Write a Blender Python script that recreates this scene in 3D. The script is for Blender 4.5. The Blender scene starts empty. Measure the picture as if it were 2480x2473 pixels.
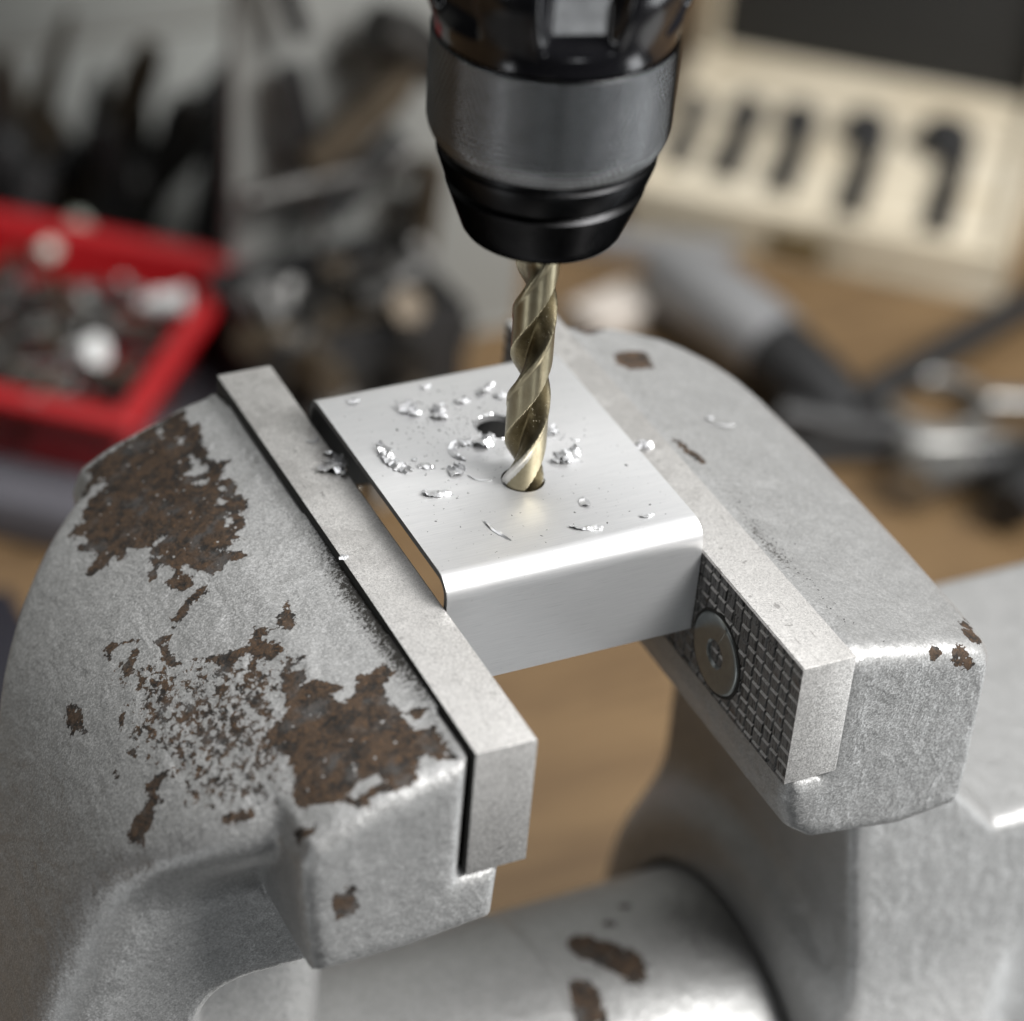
import bpy, bmesh, math, random
import numpy as np
from mathutils import Vector, Matrix

S = 0.001          # everything below is written in millimetres
random.seed(7)
rng = np.random.default_rng(7)
scene = bpy.context.scene

# ------------------------------------------------------------------ camera
cam_d = bpy.data.cameras.new('camera')
cam = bpy.data.objects.new('camera', cam_d)
scene.collection.objects.link(cam)
yaw, pitch, roll = 0.496, -0.617, 0.09
fwd = Vector((math.sin(yaw) * math.cos(pitch), math.cos(yaw) * math.cos(pitch), math.sin(pitch)))
rgt = fwd.cross(Vector((0, 0, 1))).normalized()
upv = rgt.cross(fwd)
r2 = rgt * math.cos(roll) + upv * math.sin(roll)
u2 = -rgt * math.sin(roll) + upv * math.cos(roll)
M = Matrix((r2, u2, -fwd)).transposed().to_4x4()
M.translation = Vector((-162.66, -320.052, 275.706)) * S
cam.matrix_world = M
cam_d.sensor_fit = 'HORIZONTAL'
cam_d.sensor_width = 36.0
cam_d.lens = 6692.9 / 2480 * 36
cam_d.clip_start = 0.02
cam_d.clip_end = 20
cam_d.dof.use_dof = True
cam_d.dof.focus_distance = 0.461
cam_d.dof.aperture_fstop = 8.4
scene.camera = cam

# ------------------------------------------------------------------ world and lamps
world = bpy.data.worlds.new('World')
scene.world = world
world.use_nodes = True
bg = world.node_tree.nodes['Background']
bg.inputs[0].default_value = (0.80, 0.84, 0.88, 1)
bg.inputs[1].default_value = 0.018


def area(name, direction, dist, sx, sy, power, color, target=(30, 15, 0)):
    d = bpy.data.lights.new(name, 'AREA')
    d.shape = 'RECTANGLE'
    d.size, d.size_y = sx, sy
    d.energy = power
    d.color = color
    o = bpy.data.objects.new(name, d)
    scene.collection.objects.link(o)
    v = Vector(direction).normalized()
    t = Vector(target) * S
    o.location = t + v * dist
    o.rotation_euler = v.to_track_quat('Z', 'Y').to_euler()
    return o


area('key_window', (0.45, -0.52, 0.72), 1.4, 0.75, 0.75, 43, (1.0, 0.99, 0.975))
area('front_fill', (0.66, -0.74, -0.14), 1.7, 1.2, 1.0, 1.5, (0.94, 0.97, 1.0))  # added fill lamp to brighten the front faces, no known source
area('sleeve_glint_fill', (-0.083, -0.885, -0.456), 1.3, 0.19, 0.17, 0.9, (0.95, 0.98, 1.0), (24, 23, 100))  # small added lamp, makes the white glint on the chuck sleeve
area('left_strip', (-0.85, -0.27, -0.45), 1.4, 0.18, 0.95, 2.1, (0.95, 0.98, 1.0), (24, 23, 70))  # strip lamp added below bench height for the grip band's left highlight
area('right_strip', (0.80, -0.40, -0.45), 1.4, 0.30, 0.95, 4.2, (0.95, 0.98, 1.0), (24, 23, 70))  # second added strip lamp, gives the band its right highlight
area('ceiling_panel', (0.05, 0.16, 0.98), 1.6, 1.7, 1.7, 16, (0.985, 0.99, 1.0))

vs = scene.view_settings
vs.view_transform = 'Standard'
vs.look = 'None'
vs.exposure = 0.0
vs.gamma = 1.0
vs.use_curve_mapping = False
scene.cycles.use_denoising = True
scene.cycles.max_bounces = 6
scene.cycles.diffuse_bounces = 1
scene.cycles.glossy_bounces = 3
scene.cycles.caustics_reflective = False
scene.cycles.caustics_refractive = False
def poly_sd(px, py, poly):
    """signed distance to a closed polygon, negative inside"""
    poly = np.asarray(poly, np.float32)
    d = np.full(np.broadcast(px, py).shape, 1e9, np.float32)
    s = np.ones(d.shape, np.float32)
    n = len(poly)
    for i in range(n):
        ax, ay = poly[i]
        bx, by = poly[i - 1]
        ex, ey = bx - ax, by - ay
        wx, wy = px - ax, py - ay
        t = np.clip((wx * ex + wy * ey) / (ex * ex + ey * ey + 1e-12), 0, 1)
        dx, dy = wx - ex * t, wy - ey * t
        d = np.minimum(d, dx * dx + dy * dy)
        c1 = (py >= ay); c2 = (py < by); c3 = (ex * wy > ey * wx)
        flip = (c1 & c2 & c3) | (~c1 & ~c2 & ~c3)
        s = np.where(flip, -s, s)
    return s * np.sqrt(d)


def smin(a, b, k):
    h = np.maximum(k - np.abs(a - b), 0) / k
    return np.minimum(a, b) - h * h * k * 0.25


def smax(a, b, k):
    return -smin(-a, -b, k)


YF, YB = -34.5, 78.5
LEFT_SEC = [(-10.7, -1.0), (-13, -2.2), (-24, -4.9), (-32, -8.4), (-37, -11.5), (-38.6, -16), (-37.6, -28), (-35.6, -39.3), (-20, -39.3),
            (-4.2, -37.4), (-3.6, -25.5), (-10.7, -25.5)]
def chaikin(pts, n=2):
    for _ in range(n):
        q = [pts[0]]
        for a, b in zip(pts, pts[1:]):
            q += [(0.75 * a[0] + 0.25 * b[0], 0.75 * a[1] + 0.25 * b[1]), (0.25 * a[0] + 0.75 * b[0], 0.25 * a[1] + 0.75 * b[1])]
        q.append(pts[-1])
        pts = q
    return pts


LEFT_BUT = [(-10.7, -1.1), (-13, -2.2)] + chaikin([(-24, -4.6), (-38, -11.0), (-50, -18.6), (-60, -29), (-68, -44), (-75, -63), (-81, -90), (-84, -120)]) + [
            (-84, -182), (-14, -182), (-10, -60), (-8, -40), (-4.2, -37.4), (-3.6, -25.5), (-10.7, -25.5)]


def left_jaw_sd(x, y, z):
    zs = z + 2.0 * (y - YF) / (YB - YF)
    dent = 0.9 / (1 + np.exp(-(-19.5 - x) * 1.6)) / (1 + np.exp(-(y - 50) * 0.3))
    head = poly_sd(x, zs + dent, LEFT_SEC)
    head = smax(head, YF - y, 4.0)
    head = smax(head, y - (YB + 0.3), 2.0)
    fl = np.clip((-30 - z) * 0.05, 0, 6)
    but = poly_sd(x, zs + dent, LEFT_BUT)
    low = np.clip((-56 - z) / 14.0, 0, 1) * np.clip((x + 50) / 12.0, 0, 1)
    rec = np.clip((-12.0 - z) / 26.0, 0, 1)
    but = smax(but, (-28.0 + 15.0 * rec * rec * (3 - 2 * rec) - 0.3 * fl + 24.0 * low * low * (3 - 2 * low)) - y, 13.0)
    but = smax(but, (y - np.clip(78.0 + (z + 12.0) * 1.2, 46.0, 77.5)) * 0.87, 6.0)
    return smin(head, but, 1.2)


RIGHT_SEC = [(55.5, -0.5), (58.0, 0.0), (59.5, 0.1), (70, -2.0), (80, -4.2), (86, -6.4), (91.5, -10.5), (93.5, -18), (91, -34), (86, -41.5), (74, -43), (56, -40.5),
             (51.5, -37), (49.6, -31), (49.4, -24.9), (55.5, -24.9)]
RIGHT_PLAN = [(40, -34.0), (85.5, -34.4), (89, -30), (91, -20), (92.5, 0), (93, 35), (90.5, 50), (85.5, 61), (78, 69.5), (68, 74.0), (58, 75.0), (40, 75.0)]


def right_jaw_sd(x, y, z):
    sec = poly_sd(x, z, RIGHT_SEC)
    plan = poly_sd(x, y, RIGHT_PLAN)
    head = smax(sec, plan, 4.0)
    dz = -60 - z
    hw = 34.0 + 0.13 * np.clip(dz, -20, 400)
    left = (78.5 + 0.095 * np.clip(dz, 0, 400)) - x
    body = smax(np.abs(y - 18.0) - hw, left, 3.0)
    body = smax(body, z + 47.0 + np.clip((x - 92.0) * 1.1, 0, 21.0), 3.0)
    rr = np.sqrt((y - 14.0) ** 2 + (z + 148.0) ** 2)
    hub = smax(rr - 53.5, 76.5 - x, 7.0)
    hub = smax(hub, x - 110.0, 2.0)
    body = smin(body, hub, 12.0)
    bore = np.maximum(rr - 41.3, x - 84.0)
    body = smax(body, -bore, 2.0)
    return smin(head, body, 12.0)
RUST_POS = [[(-20.6, 77.8), (-18.2, 77.6), (-16.9, 76.3), (-18.2, 75.4), (-18.1, 71.5), (-16.6, 71.5), (-16.6, 69.4), (-18.1, 66.0), (-18.5, 61.4), (-18.1, 59.2), (-15.7, 57.7), (-18.0, 55.5), (-19.1, 53.4), (-17.2, 53.0), (-17.4, 49.6), (-19.0, 48.3), (-17.2, 47.3), (-17.5, 44.5), (-18.7, 43.2), (-19.6, 43.5), (-19.4, 40.8), (-20.5, 38.6), (-22.0, 38.4), (-22.1, 36.3), (-23.3, 36.8), (-24.1, 35.3), (-25.9, 36.3), (-24.8, 34.3), (-23.2, 33.3), (-22.0, 31.2), (-23.9, 31.4), (-25.7, 32.3), (-27.2, 31.5), (-28.9, 31.4), (-30.1, 33.2), (-31.0, 36.6), (-32.0, 38.0), (-33.0, 35.8), (-31.5, 33.4), (-32.4, 31.5), (-34.0, 31.7), (-34.9, 33.9), (-35.4, 36.5), (-33.9, 36.5), (-33.1, 38.8), (-34.8, 40.8), (-35.7, 40.2), (-36.1, 38.5), (-37.6, 39.0), (-36.6, 41.2), (-35.8, 41.2), (-35.9, 43.8), (-35.1, 45.5), (-32.8, 46.3), (-30.8, 47.2), (-32.5, 47.3), (-34.6, 46.7), (-36.1, 48.1), (-37.8, 50.0), (-38.5, 48.1), (-39.7, 48.8), (-39.8, 50.7), (-41.5, 49.3), (-42.9, 49.4), (-44.3, 49.5), (-45.0, 51.0), (-43.9, 52.2), (-42.4, 52.4), (-41.8, 54.8), (-42.1, 56.1), (-42.9, 55.8), (-44.0, 56.9), (-43.6, 59.0), (-42.4, 58.2), (-42.0, 60.0), (-43.7, 61.7), (-44.3, 63.3), (-43.1, 63.4), (-42.4, 64.0), (-40.8, 63.7), (-40.6, 65.7), (-39.5, 66.9), (-38.3, 68.2), (-36.4, 68.5), (-35.1, 68.8), (-34.8, 70.6), (-35.9, 70.1), (-36.9, 71.0), (-38.0, 69.7), (-39.3, 69.7), (-38.1, 74.2), (-37.5, 72.8), (-36.3, 72.8), (-36.3, 74.9), (-36.3, 76.4), (-21.9, 77.3)], [(-18.4, -6.3), (-15.4, -7.1), (-13.7, -6.0), (-13.1, -9.4), (-15.9, -11.3), (-16.4, -15.4), (-15.8, -17.6), (-15.9, -21.6), (-13.6, -24.4), (-12.8, -22.6), (-12.7, -32.2), (-15.7, -30.0), (-16.4, -28.0), (-17.8, -29.5), (-19.6, -32.9), (-21.6, -33.1), (-24.4, -32.2), (-26.9, -31.8), (-27.5, -33.3), (-28.3, -32.5), (-29.9, -29.8), (-32.3, -28.1), (-34.3, -26.4), (-35.6, -24.9), (-35.6, -22.1), (-34.0, -18.9), (-33.7, -15.1), (-34.8, -10.9), (-34.9, -8.2), (-32.5, -7.1), (-30.2, -6.2), (-29.3, -3.8), (-29.1, -1.4), (-28.0, 1.4), (-26.1, 4.2), (-23.4, 3.0), (-23.8, 2.0), (-25.6, 2.4), (-26.8, 1.5), (-24.7, -0.5), (-25.2, -2.0), (-26.4, -2.7), (-24.3, -3.5), (-21.3, -6.9), (-21.7, -7.9), (-23.6, -8.6), (-23.6, -10.5), (-21.0, -11.0), (-19.9, -9.2)], [(-14.4, -18.5), (-11.9, -19.6), (-12.3, -20.7), (-14.2, -21.3), (-14.8, -20.0)], [(-21.4, 16.6), (-21.2, 13.7), (-21.5, 11.2), (-23.2, 9.6), (-24.8, 11.7), (-24.0, 14.3), (-22.2, 15.1)], [(-27.8, 14.6), (-25.5, 13.0), (-26.4, 11.8), (-27.9, 11.3), (-25.6, 7.7), (-25.6, 5.6), (-27.1, 5.8), (-28.4, 5.7), (-29.6, 7.7), (-31.3, 5.3), (-32.2, 6.2), (-30.5, 8.5), (-30.3, 10.3), (-33.2, 10.0), (-33.4, 7.5), (-36.1, 9.8), (-35.0, 10.6), (-35.9, 13.6), (-37.8, 15.1), (-37.9, 16.2), (-34.0, 13.5), (-31.1, 12.4), (-29.7, 11.7)], [(-30.2, 30.3), (-30.8, 28.1), (-33.5, 28.1), (-35.9, 26.0), (-37.8, 25.4), (-37.7, 27.4), (-35.8, 28.6), (-33.7, 29.8)], [(-55.5, 28.3), (-55.1, 26.5), (-54.6, 23.0), (-55.3, 20.9), (-55.3, 19.0), (-56.1, 21.6), (-57.1, 21.8), (-56.7, 26.1)], [(-48.1, 31.8), (-46.9, 31.6), (-43.6, 29.1), (-43.2, 27.6), (-46.5, 30.4), (-48.0, 28.3), (-48.3, 30.0)], [(-44.8, 26.8), (-43.1, 26.8), (-44.9, 24.2), (-46.3, 22.5), (-47.4, 22.8), (-47.3, 25.4), (-46.0, 25.6)], [(-41.3, 26.0), (-38.5, 24.5), (-40.2, 23.3), (-39.8, 18.7), (-39.3, 16.8), (-40.8, 17.2), (-41.6, 19.5), (-41.3, 22.6)], [(-51.9, -0.6), (-50.3, -0.5), (-48.5, -1.1), (-48.3, -3.9), (-49.8, -2.5), (-51.1, -3.8), (-51.1, -6.2), (-52.2, -5.8), (-53.7, -9.0), (-54.7, -8.5), (-55.7, -10.2), (-57.1, -6.3), (-55.4, -3.7), (-54.0, -4.2), (-52.5, -3.4)], [(-45.9, -16.5), (-44.1, -17.9), (-41.1, -19.2), (-41.3, -20.7), (-43.5, -20.4), (-45.4, -18.4)], [(-37.7, -27.9), (-36.5, -29.2), (-34.5, -30.3), (-35.9, -31.5), (-37.5, -30.7)], [(-51.0, 15.9), (-49.9, 16.2), (-51.1, 12.7), (-51.5, 14.0)], [(-49.6, 10.6), (-48.2, 11.2), (-49.4, 8.9)], [(-52.3, 8.7), (-50.2, 7.6), (-51.5, 6.3)], [(-54.7, 7.5), (-54.2, 7.1), (-54.9, 5.7)]]
RUST_NEG = [[(-21.8, 76.7), (-23.0, 72.3), (-23.5, 74.9)], [(-32.2, 76.3)], [(-20.7, 64.4), (-20.0, 61.4), (-20.0, 60.0), (-19.3, 58.7), (-20.6, 57.9), (-23.1, 58.5), (-24.0, 60.1), (-21.7, 60.2)], [(-23.2, 56.8), (-20.4, 56.3), (-21.2, 54.8), (-22.9, 55.6)], [(-26.3, 56.7), (-25.0, 55.9), (-26.1, 55.7)], [(-22.2, 48.3), (-21.2, 49.0), (-19.8, 47.3), (-21.2, 47.0)], [(-21.5, 44.1), (-21.3, 42.2), (-22.1, 40.6), (-23.1, 41.1)], [(-20.8, 71.0), (-20.0, 69.6), (-21.3, 68.2)], [(-34.8, 44.2), (-34.0, 42.8), (-34.6, 42.6)], [(-20.0, 52.7), (-18.6, 50.6), (-19.7, 50.4), (-20.0, 50.1)], [(-29.2, -28.6), (-26.4, -27.7), (-24.0, -28.5), (-23.3, -30.4), (-25.3, -29.9), (-28.6, -30.4)]]
RUST_SPECK = [[(-47.3, 28.0), (-37.4, 15.2), (-25.9, 4.7), (-30.5, -9.0), (-36.7, -24.8), (-48.0, -14.0), (-49.3, -0.0), (-51.3, 10.4)]]
RUST_FRONT = [[(-33.6, -21.8), (-31.7, -22.1), (-30.9, -19.7), (-29.6, -21.9), (-29.3, -24.4), (-28.5, -26.5), (-32.4, -27.5), (-33.4, -24.7)]]
RUST_RIGHT = [[(62.7, 62.5), (67.5, 63.8), (71.2, 63.1), (69.2, 56.2), (63.1, 55.7), (60.7, 58.6)], [(58.7, 32.3), (59.8, 29.7), (61.2, 24.7), (58.4, 24.1), (58.1, 28.6)]]
RUST_RIGHT[1] = [(59.0, 33), (60.8, 31.6), (62.6, 25.4), (61.6, 22.6), (59.4, 24.0), (58.9, 28)]
# ------------------------------------------------------------------ tuned values
PHASE = -73.7
FLUTE_PHASE = 253.0
SLIDE_RUST = [(44.5, -4, 3.2, 6), (47.5, 1, 3.6, 6), (50.5, 7, 3.4, 7), (39, 13, 3.2, 7), (38, 19, 3.4, 6), (52.5, -10, 1.3, 2.2), (58, -16, 1.5, 2)]
SLOT_X = (9, 30, 51.5, 79, 111.5)
PLUGS = [((87, 403, -192), (1.3, 0.2, 0.9), 15, 3.7, 'white', 'white plastic wall plug near the far right corner of the red tray'),
         ((56, 384, -194), (1.0, 0.25, 0.3), 16, 3.6, 'white', 'white plastic wall plug in the middle of the red tray'),
         ((66, 442, -192), (1.57, 0.0, 2.2), 22, 4.2, 'mint', 'pale green wall plug lying at the far left of the red tray')]
BENCH_BOLTS = [(126, 330, 'steel', (0.2, 0.1, 0)), (140, 326, 'steel', (0, 0.05, 1)), (150, 334, 'steel', (0.05, 0, 2)), (160, 332, 'blacksteel', (0.1, 0, 0))]
BENCH_BOLT_LABELS = ['grey bolt standing nearest the red tray', 'grey bolt standing second from the red tray', 'grey bolt standing in front of the black bin, third from the red tray',
                     'black bolt standing right of the grey ones before the bin']


def exec_tools():
    pliers((70, 512, -228), (100, 512, -142), 15, 10, 'brownsteel', 'black gripped pliers leaning behind the red tray, second from the left edge')
    pliers((66, 500, -228), (72, 504, -150), 17, 11, 'blacksteel', 'dark pliers at the left edge of the picture, behind the red tray')
    pliers((104, 512, -228), (112, 512, -166), 14, 9, 'blacksteel', 'short black pliers between the leaning pliers and the slanting cutter')
    bar_tool('bolt_cutter', [(122, 500, -206), (138, 504, -194), (156, 508, -178), (176, 512, -158)], [9, 9, 8.5, 7], 'black', 'black handled cutter slanting up to the right beyond the red tray', 'cutter',
             ([(122, 500, -206), (112, 497, -212), (104, 494, -222)], [10, 13, 9], 'blacksteel'))
    bar_tool('screwdriver', [(133, 396, -112), (136, 395, -126), (139, 394, -140), (142, 393, -152)], [4.5, 5.2, 5.0, 3.5], 'black', 'black screwdriver hanging upright beside the slanting cutter', 'screwdriver',
             ([(142, 393, -152), (144, 392, -176)], [2.2, 2.0], 'steel'))
    bar_tool('club_hammer', [(138, 388, -142), (150, 388, -133), (164, 388, -121), (174, 390, -106)], [5.5, 6.5, 6.5, 6], 'brownsteel', 'thick dark hammer slanting behind the chuck', 'hammer',
             ([(158, 388, -98), (168, 390, -104), (182, 392, -116)], [8, 9.5, 8], 'blacksteel'))
    bar_tool('punch', [(126, 396, -70), (131, 395, -86), (136, 394, -100)], [3.2, 3.6, 3.2], 'black', 'black punch hanging at the top edge of the picture', 'punch')
    bar_tool('file', [(182, 392, -150), (178, 390, -178), (172, 386, -212)], [5.5, 6.5, 5.5], 'brownsteel', 'brown file leaning on the grey panel left of the chuck', 'file', flat=0.5)
    bar_tool('wrench', [(116, 386, -150), (136, 388, -149), (160, 390, -149)], [3.6, 4.5, 3.6], 'blacksteel', 'dark wrench hanging level across the grey panel behind the black bin', 'wrench',
             ([(160, 390, -149), (168, 390, -147), (174, 389, -144)], [5, 7, 4.5], 'blacksteel'))
    bar_tool('chisel', [(144, 388, -162), (156, 390, -152), (170, 392, -138)], [4, 5, 4], 'black', 'black chisel hanging behind the bin, below the hammer', 'chisel')
    bar_tool('nail_punch', [(120, 470, -226), (140, 474, -206), (158, 478, -190)], [4, 6, 5], 'steel', 'grey punch leaning behind the far right corner of the red tray', 'punch')


def more_tools():
    rr = random.Random(31)
    for i in range(16):
        x0 = 56 + 7.6 * i + rr.uniform(-4, 4)
        y0 = 472 + rr.uniform(-16, 44)
        h = rr.uniform(34, 78) * (1.0 if i < 9 else 0.7)
        lean = rr.uniform(-0.5, 0.9) * h
        b = Vector((x0, y0, BZ + 3.5))
        pts = [b, b + Vector((lean * 0.5, 4, h * 0.5)), b + Vector((lean * 0.85, 6, h * 0.85)), b + Vector((lean, 6, h))]
        r = rr.uniform(6, 10)
        hp = b + Vector((lean, 6, h))
        bar_tool('hand_tool', pts, [r * 0.5, r * 0.8, r, r * 0.6], rr.choice(['black', 'blacksteel', 'black', 'brownsteel']), 'dark hand tool in the blurred cluster behind the red tray', 'hand tool',
                 None, 'cluster of dark hand tools')


def exec_right():
    Z = BZ
    t = thing('hand_grinder', (288, 334, Z), 'grey aluminium cylinder tool with a black end, lying behind the right jaw', 'tool')
    b = Vector((288, 334, Z))
    P = [Vector(p) - b for p in ((280, 402, Z + 16), (282, 392, Z + 16), (285, 372, Z + 16), (288, 352, Z + 16), (290, 340, Z + 15.5))]
    obj('tool_body', mesh_from('tool_body', *tube_data(P, [11, 14, 15.5, 15.5, 14], 24), MAT['greymetal'], 50), t)
    P = [Vector(p) - b for p in ((290, 341, Z + 15), (291, 330, Z + 14.5), (294, 312, Z + 14), (297, 300, Z + 12))]
    obj('end_cap', mesh_from('end_cap', *tube_data(P, [13.5, 14, 12, 8], 24), MAT['black'], 50), t)
    t = bar_tool('pry_bar', [(288, 308, Z + 8), (330, 322, Z + 9), (392, 343, Z + 12), (440, 360, Z + 14)], [5, 5.5, 5.5, 5.5], 'black', 'long black bar lying diagonally in front of the wooden case', 'bar', None, 'tools on the right of the bench')
    # ring spanner
    t = thing('ring_spanner', (330, 300, Z), 'chrome ring spanner lying right of the vice', 'spanner')
    V, F = [], []
    nu, nv = 40, 12
    for i in range(nu):
        a = 2 * math.pi * i / nu
        for k in range(nv):
            q = 2 * math.pi * k / nv
            r = 17 + 3.0 * math.cos(q)
            V.append((r * math.cos(a), r * math.sin(a) * 0.95, 6 + 4.2 * math.sin(q)))
    F = [(i * nv + k, ((i + 1) % nu) * nv + k, ((i + 1) % nu) * nv + (k + 1) % nv, i * nv + (k + 1) % nv) for i in range(nu) for k in range(nv)]
    obj('ring', mesh_from('ring', V, F, MAT['steel'], 60), t, (4, 6, 0))
    obj('shaft', mesh_from('shaft', *tube_data([(21, 4, 7), (40, -4, 7), (90, -26, 7)], [4, 3.6, 3.6], 14, 0.6), MAT['steel'], 60), t)
    t = pliers((282, 300, Z + 9), (352, 272, Z + 9), 9, 6, 'steel', 'black pliers lying on the bench beside the right jaw')
    t['group'] = 'tools on the right of the bench'
    t = bar_tool('socket_wrench', [(296, 262, Z + 11), (304, 268, Z + 11), (322, 268, Z + 11)], [8, 8.5, 6], 'steel', 'grey socket with a black handle lying beyond the right jaw', 'socket wrench',
                 ([(320, 268, Z + 11), (345, 262, Z + 11), (372, 254, Z + 11)], [6, 6, 7], 'black'), 'tools on the right of the bench')
    t = bar_tool('screwdriver', [(318, 240, Z + 12), (334, 250, Z + 12), (356, 262, Z + 12), (372, 274, Z + 12)], [8, 11, 12, 9], 'black', 'fat black screwdriver handle at the right edge of the picture', 'screwdriver', None, 'tools on the right of the bench')
    o = obj('pale_block', mesh_from('pale_block', *box_data(-15, 15, -9, 9, 0, 10, 1), MAT['beige'], 30), None, (258, 396, Z), (0, 0, 0.3))
    tag(o, 'small pale wooden block on the bench behind the drill bit', 'block')
    o = obj('grey_strip', mesh_from('grey_strip', *box_data(-32, 32, -5, 5, 0, 8, 1), MAT['greymetal'], 30), None, (292, 436, Z), (0, 0, -0.5))
    tag(o, 'grey metal strip in front of the wooden case behind the chuck', 'metal strip')


# ------------------------------------------------------------------ node helpers
class NT:
    def __init__(self, name):
        self.m = bpy.data.materials.new(name)
        self.m.use_nodes = True
        self.t = self.m.node_tree
        self.b = self.t.nodes['Principled BSDF']
        tc = self.t.nodes.new('ShaderNodeTexCoord')
        mp = self.t.nodes.new('ShaderNodeMapping')
        mp.inputs['Scale'].default_value = (1000, 1000, 1000)
        self.t.links.new(tc.outputs['Object'], mp.inputs['Vector'])
        self.co = mp.outputs['Vector']

    def link(self, a, b):
        self.t.links.new(a, b)

    def put(self, sock, v):
        if hasattr(v, 'node'):
            self.t.links.new(v, sock)
        else:
            sock.default_value = v

    def noise(self, scale, detail=3, rough=0.5, dist=0.0, co=None, color=False):
        n = self.t.nodes.new('ShaderNodeTexNoise')
        self.link(co or self.co, n.inputs['Vector'])
        n.inputs['Scale'].default_value = scale
        n.inputs['Detail'].default_value = detail
        n.inputs['Roughness'].default_value = rough
        n.inputs['Distortion'].default_value = dist
        return n.outputs['Color' if color else 'Fac']

    def vor(self, scale, feature='F1', out='Distance', co=None, rnd=1.0):
        n = self.t.nodes.new('ShaderNodeTexVoronoi')
        n.feature = feature
        self.link(co or self.co, n.inputs['Vector'])
        n.inputs['Scale'].default_value = scale
        n.inputs['Randomness'].default_value = rnd
        return n.outputs[out]

    def math(self, op, a, b=0.0, c=0.0, clamp=False):
        n = self.t.nodes.new('ShaderNodeMath')
        n.operation = op
        n.use_clamp = clamp
        self.put(n.inputs[0], a)
        self.put(n.inputs[1], b)
        self.put(n.inputs[2], c)
        return n.outputs[0]

    def ramp(self, v, lo, hi):
        n = self.t.nodes.new('ShaderNodeMapRange')
        n.interpolation_type = 'SMOOTHSTEP'
        self.put(n.inputs['Value'], v)
        n.inputs['From Min'].default_value = lo
        n.inputs['From Max'].default_value = hi
        return n.outputs['Result']

    def lerp(self, v, lo, hi):
        n = self.t.nodes.new('ShaderNodeMapRange')
        self.put(n.inputs['Value'], v)
        self.put(n.inputs['To Min'], lo)
        self.put(n.inputs['To Max'], hi)
        return n.outputs['Result']

    def mix(self, f, a, b):
        n = self.t.nodes.new('ShaderNodeMix')
        n.data_type = 'RGBA'
        self.put(n.inputs['Factor'], f)
        for s, v in ((n.inputs[6], a), (n.inputs[7], b)):
            if not hasattr(v, 'node') and len(v) == 3:
                v = (*v, 1)
            self.put(s, v)
        return n.outputs[2]

    def attr(self, name):
        n = self.t.nodes.new('ShaderNodeAttribute')
        n.attribute_name = name
        return n.outputs['Fac']

    def sep(self, v=None):
        n = self.t.nodes.new('ShaderNodeSeparateXYZ')
        self.link(v or self.co, n.inputs[0])
        return n.outputs

    def scaled(self, sx, sy, sz, rot=(0, 0, 0)):
        n = self.t.nodes.new('ShaderNodeMapping')
        n.inputs['Scale'].default_value = (sx, sy, sz)
        n.inputs['Rotation'].default_value = rot
        self.link(self.co, n.inputs['Vector'])
        return n.outputs['Vector']

    def bump(self, h, dist_mm, strength=1.0, normal=None):
        n = self.t.nodes.new('ShaderNodeBump')
        n.inputs['Strength'].default_value = strength
        n.inputs['Distance'].default_value = dist_mm * S
        self.put(n.inputs['Height'], h)
        if normal is not None:
            self.link(normal, n.inputs['Normal'])
        return n.outputs['Normal']

    def out(self, color=None, rough=None, metal=None, normal=None, spec=None, coat=None):
        for k, v in (('Base Color', color), ('Roughness', rough), ('Metallic', metal), ('Normal', normal),
                     ('Specular IOR Level', spec), ('Coat Weight', coat)):
            if v is not None:
                if k == 'Base Color' and not hasattr(v, 'node') and len(v) == 3:
                    v = (*v, 1)
                self.put(self.b.inputs[k], v)
        return self.m


def flakes(n, size_mm, amount):
    """normal tilted cell by cell, as the aluminium flakes of hammered paint"""
    c = n.vor(1.0 / size_mm, out='Color')
    sub = n.t.nodes.new('ShaderNodeVectorMath'); sub.operation = 'SUBTRACT'
    n.link(c, sub.inputs[0]); sub.inputs[1].default_value = (0.5, 0.5, 0.5)
    sc = n.t.nodes.new('ShaderNodeVectorMath'); sc.operation = 'SCALE'
    n.link(sub.outputs[0], sc.inputs[0]); sc.inputs['Scale'].default_value = amount
    return sc.outputs[0], n.sep(c)[0]


def add_normal(n, normal, off):
    a = n.t.nodes.new('ShaderNodeVectorMath'); a.operation = 'ADD'
    n.link(normal, a.inputs[0]); n.link(off, a.inputs[1])
    b = n.t.nodes.new('ShaderNodeVectorMath'); b.operation = 'NORMALIZE'
    n.link(a.outputs[0], b.inputs[0])
    return b.outputs[0]


def rust_color(n):
    big = n.noise(0.20, 5, 0.65)
    mid = n.noise(0.42, 6, 0.72, 0.6)
    fine = n.noise(1.6, 5, 0.72)
    c = n.mix(n.ramp(mid, 0.40, 0.58), (0.010, 0.0085, 0.007), (0.060, 0.036, 0.020))
    c = n.mix(n.math('MULTIPLY', n.ramp(fine, 0.52, 0.72), 0.75), c, (0.165, 0.084, 0.032))
    c = n.mix(n.math('MULTIPLY', n.ramp(big, 0.50, 0.66), 0.75), c, (0.068, 0.066, 0.064))
    c = n.mix(n.math('MULTIPLY', n.ramp(n.noise(1.7, 2, 0.5), 0.60, 0.72), 0.7), c, (0.016, 0.014, 0.013))
    return c, fine, mid


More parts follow.
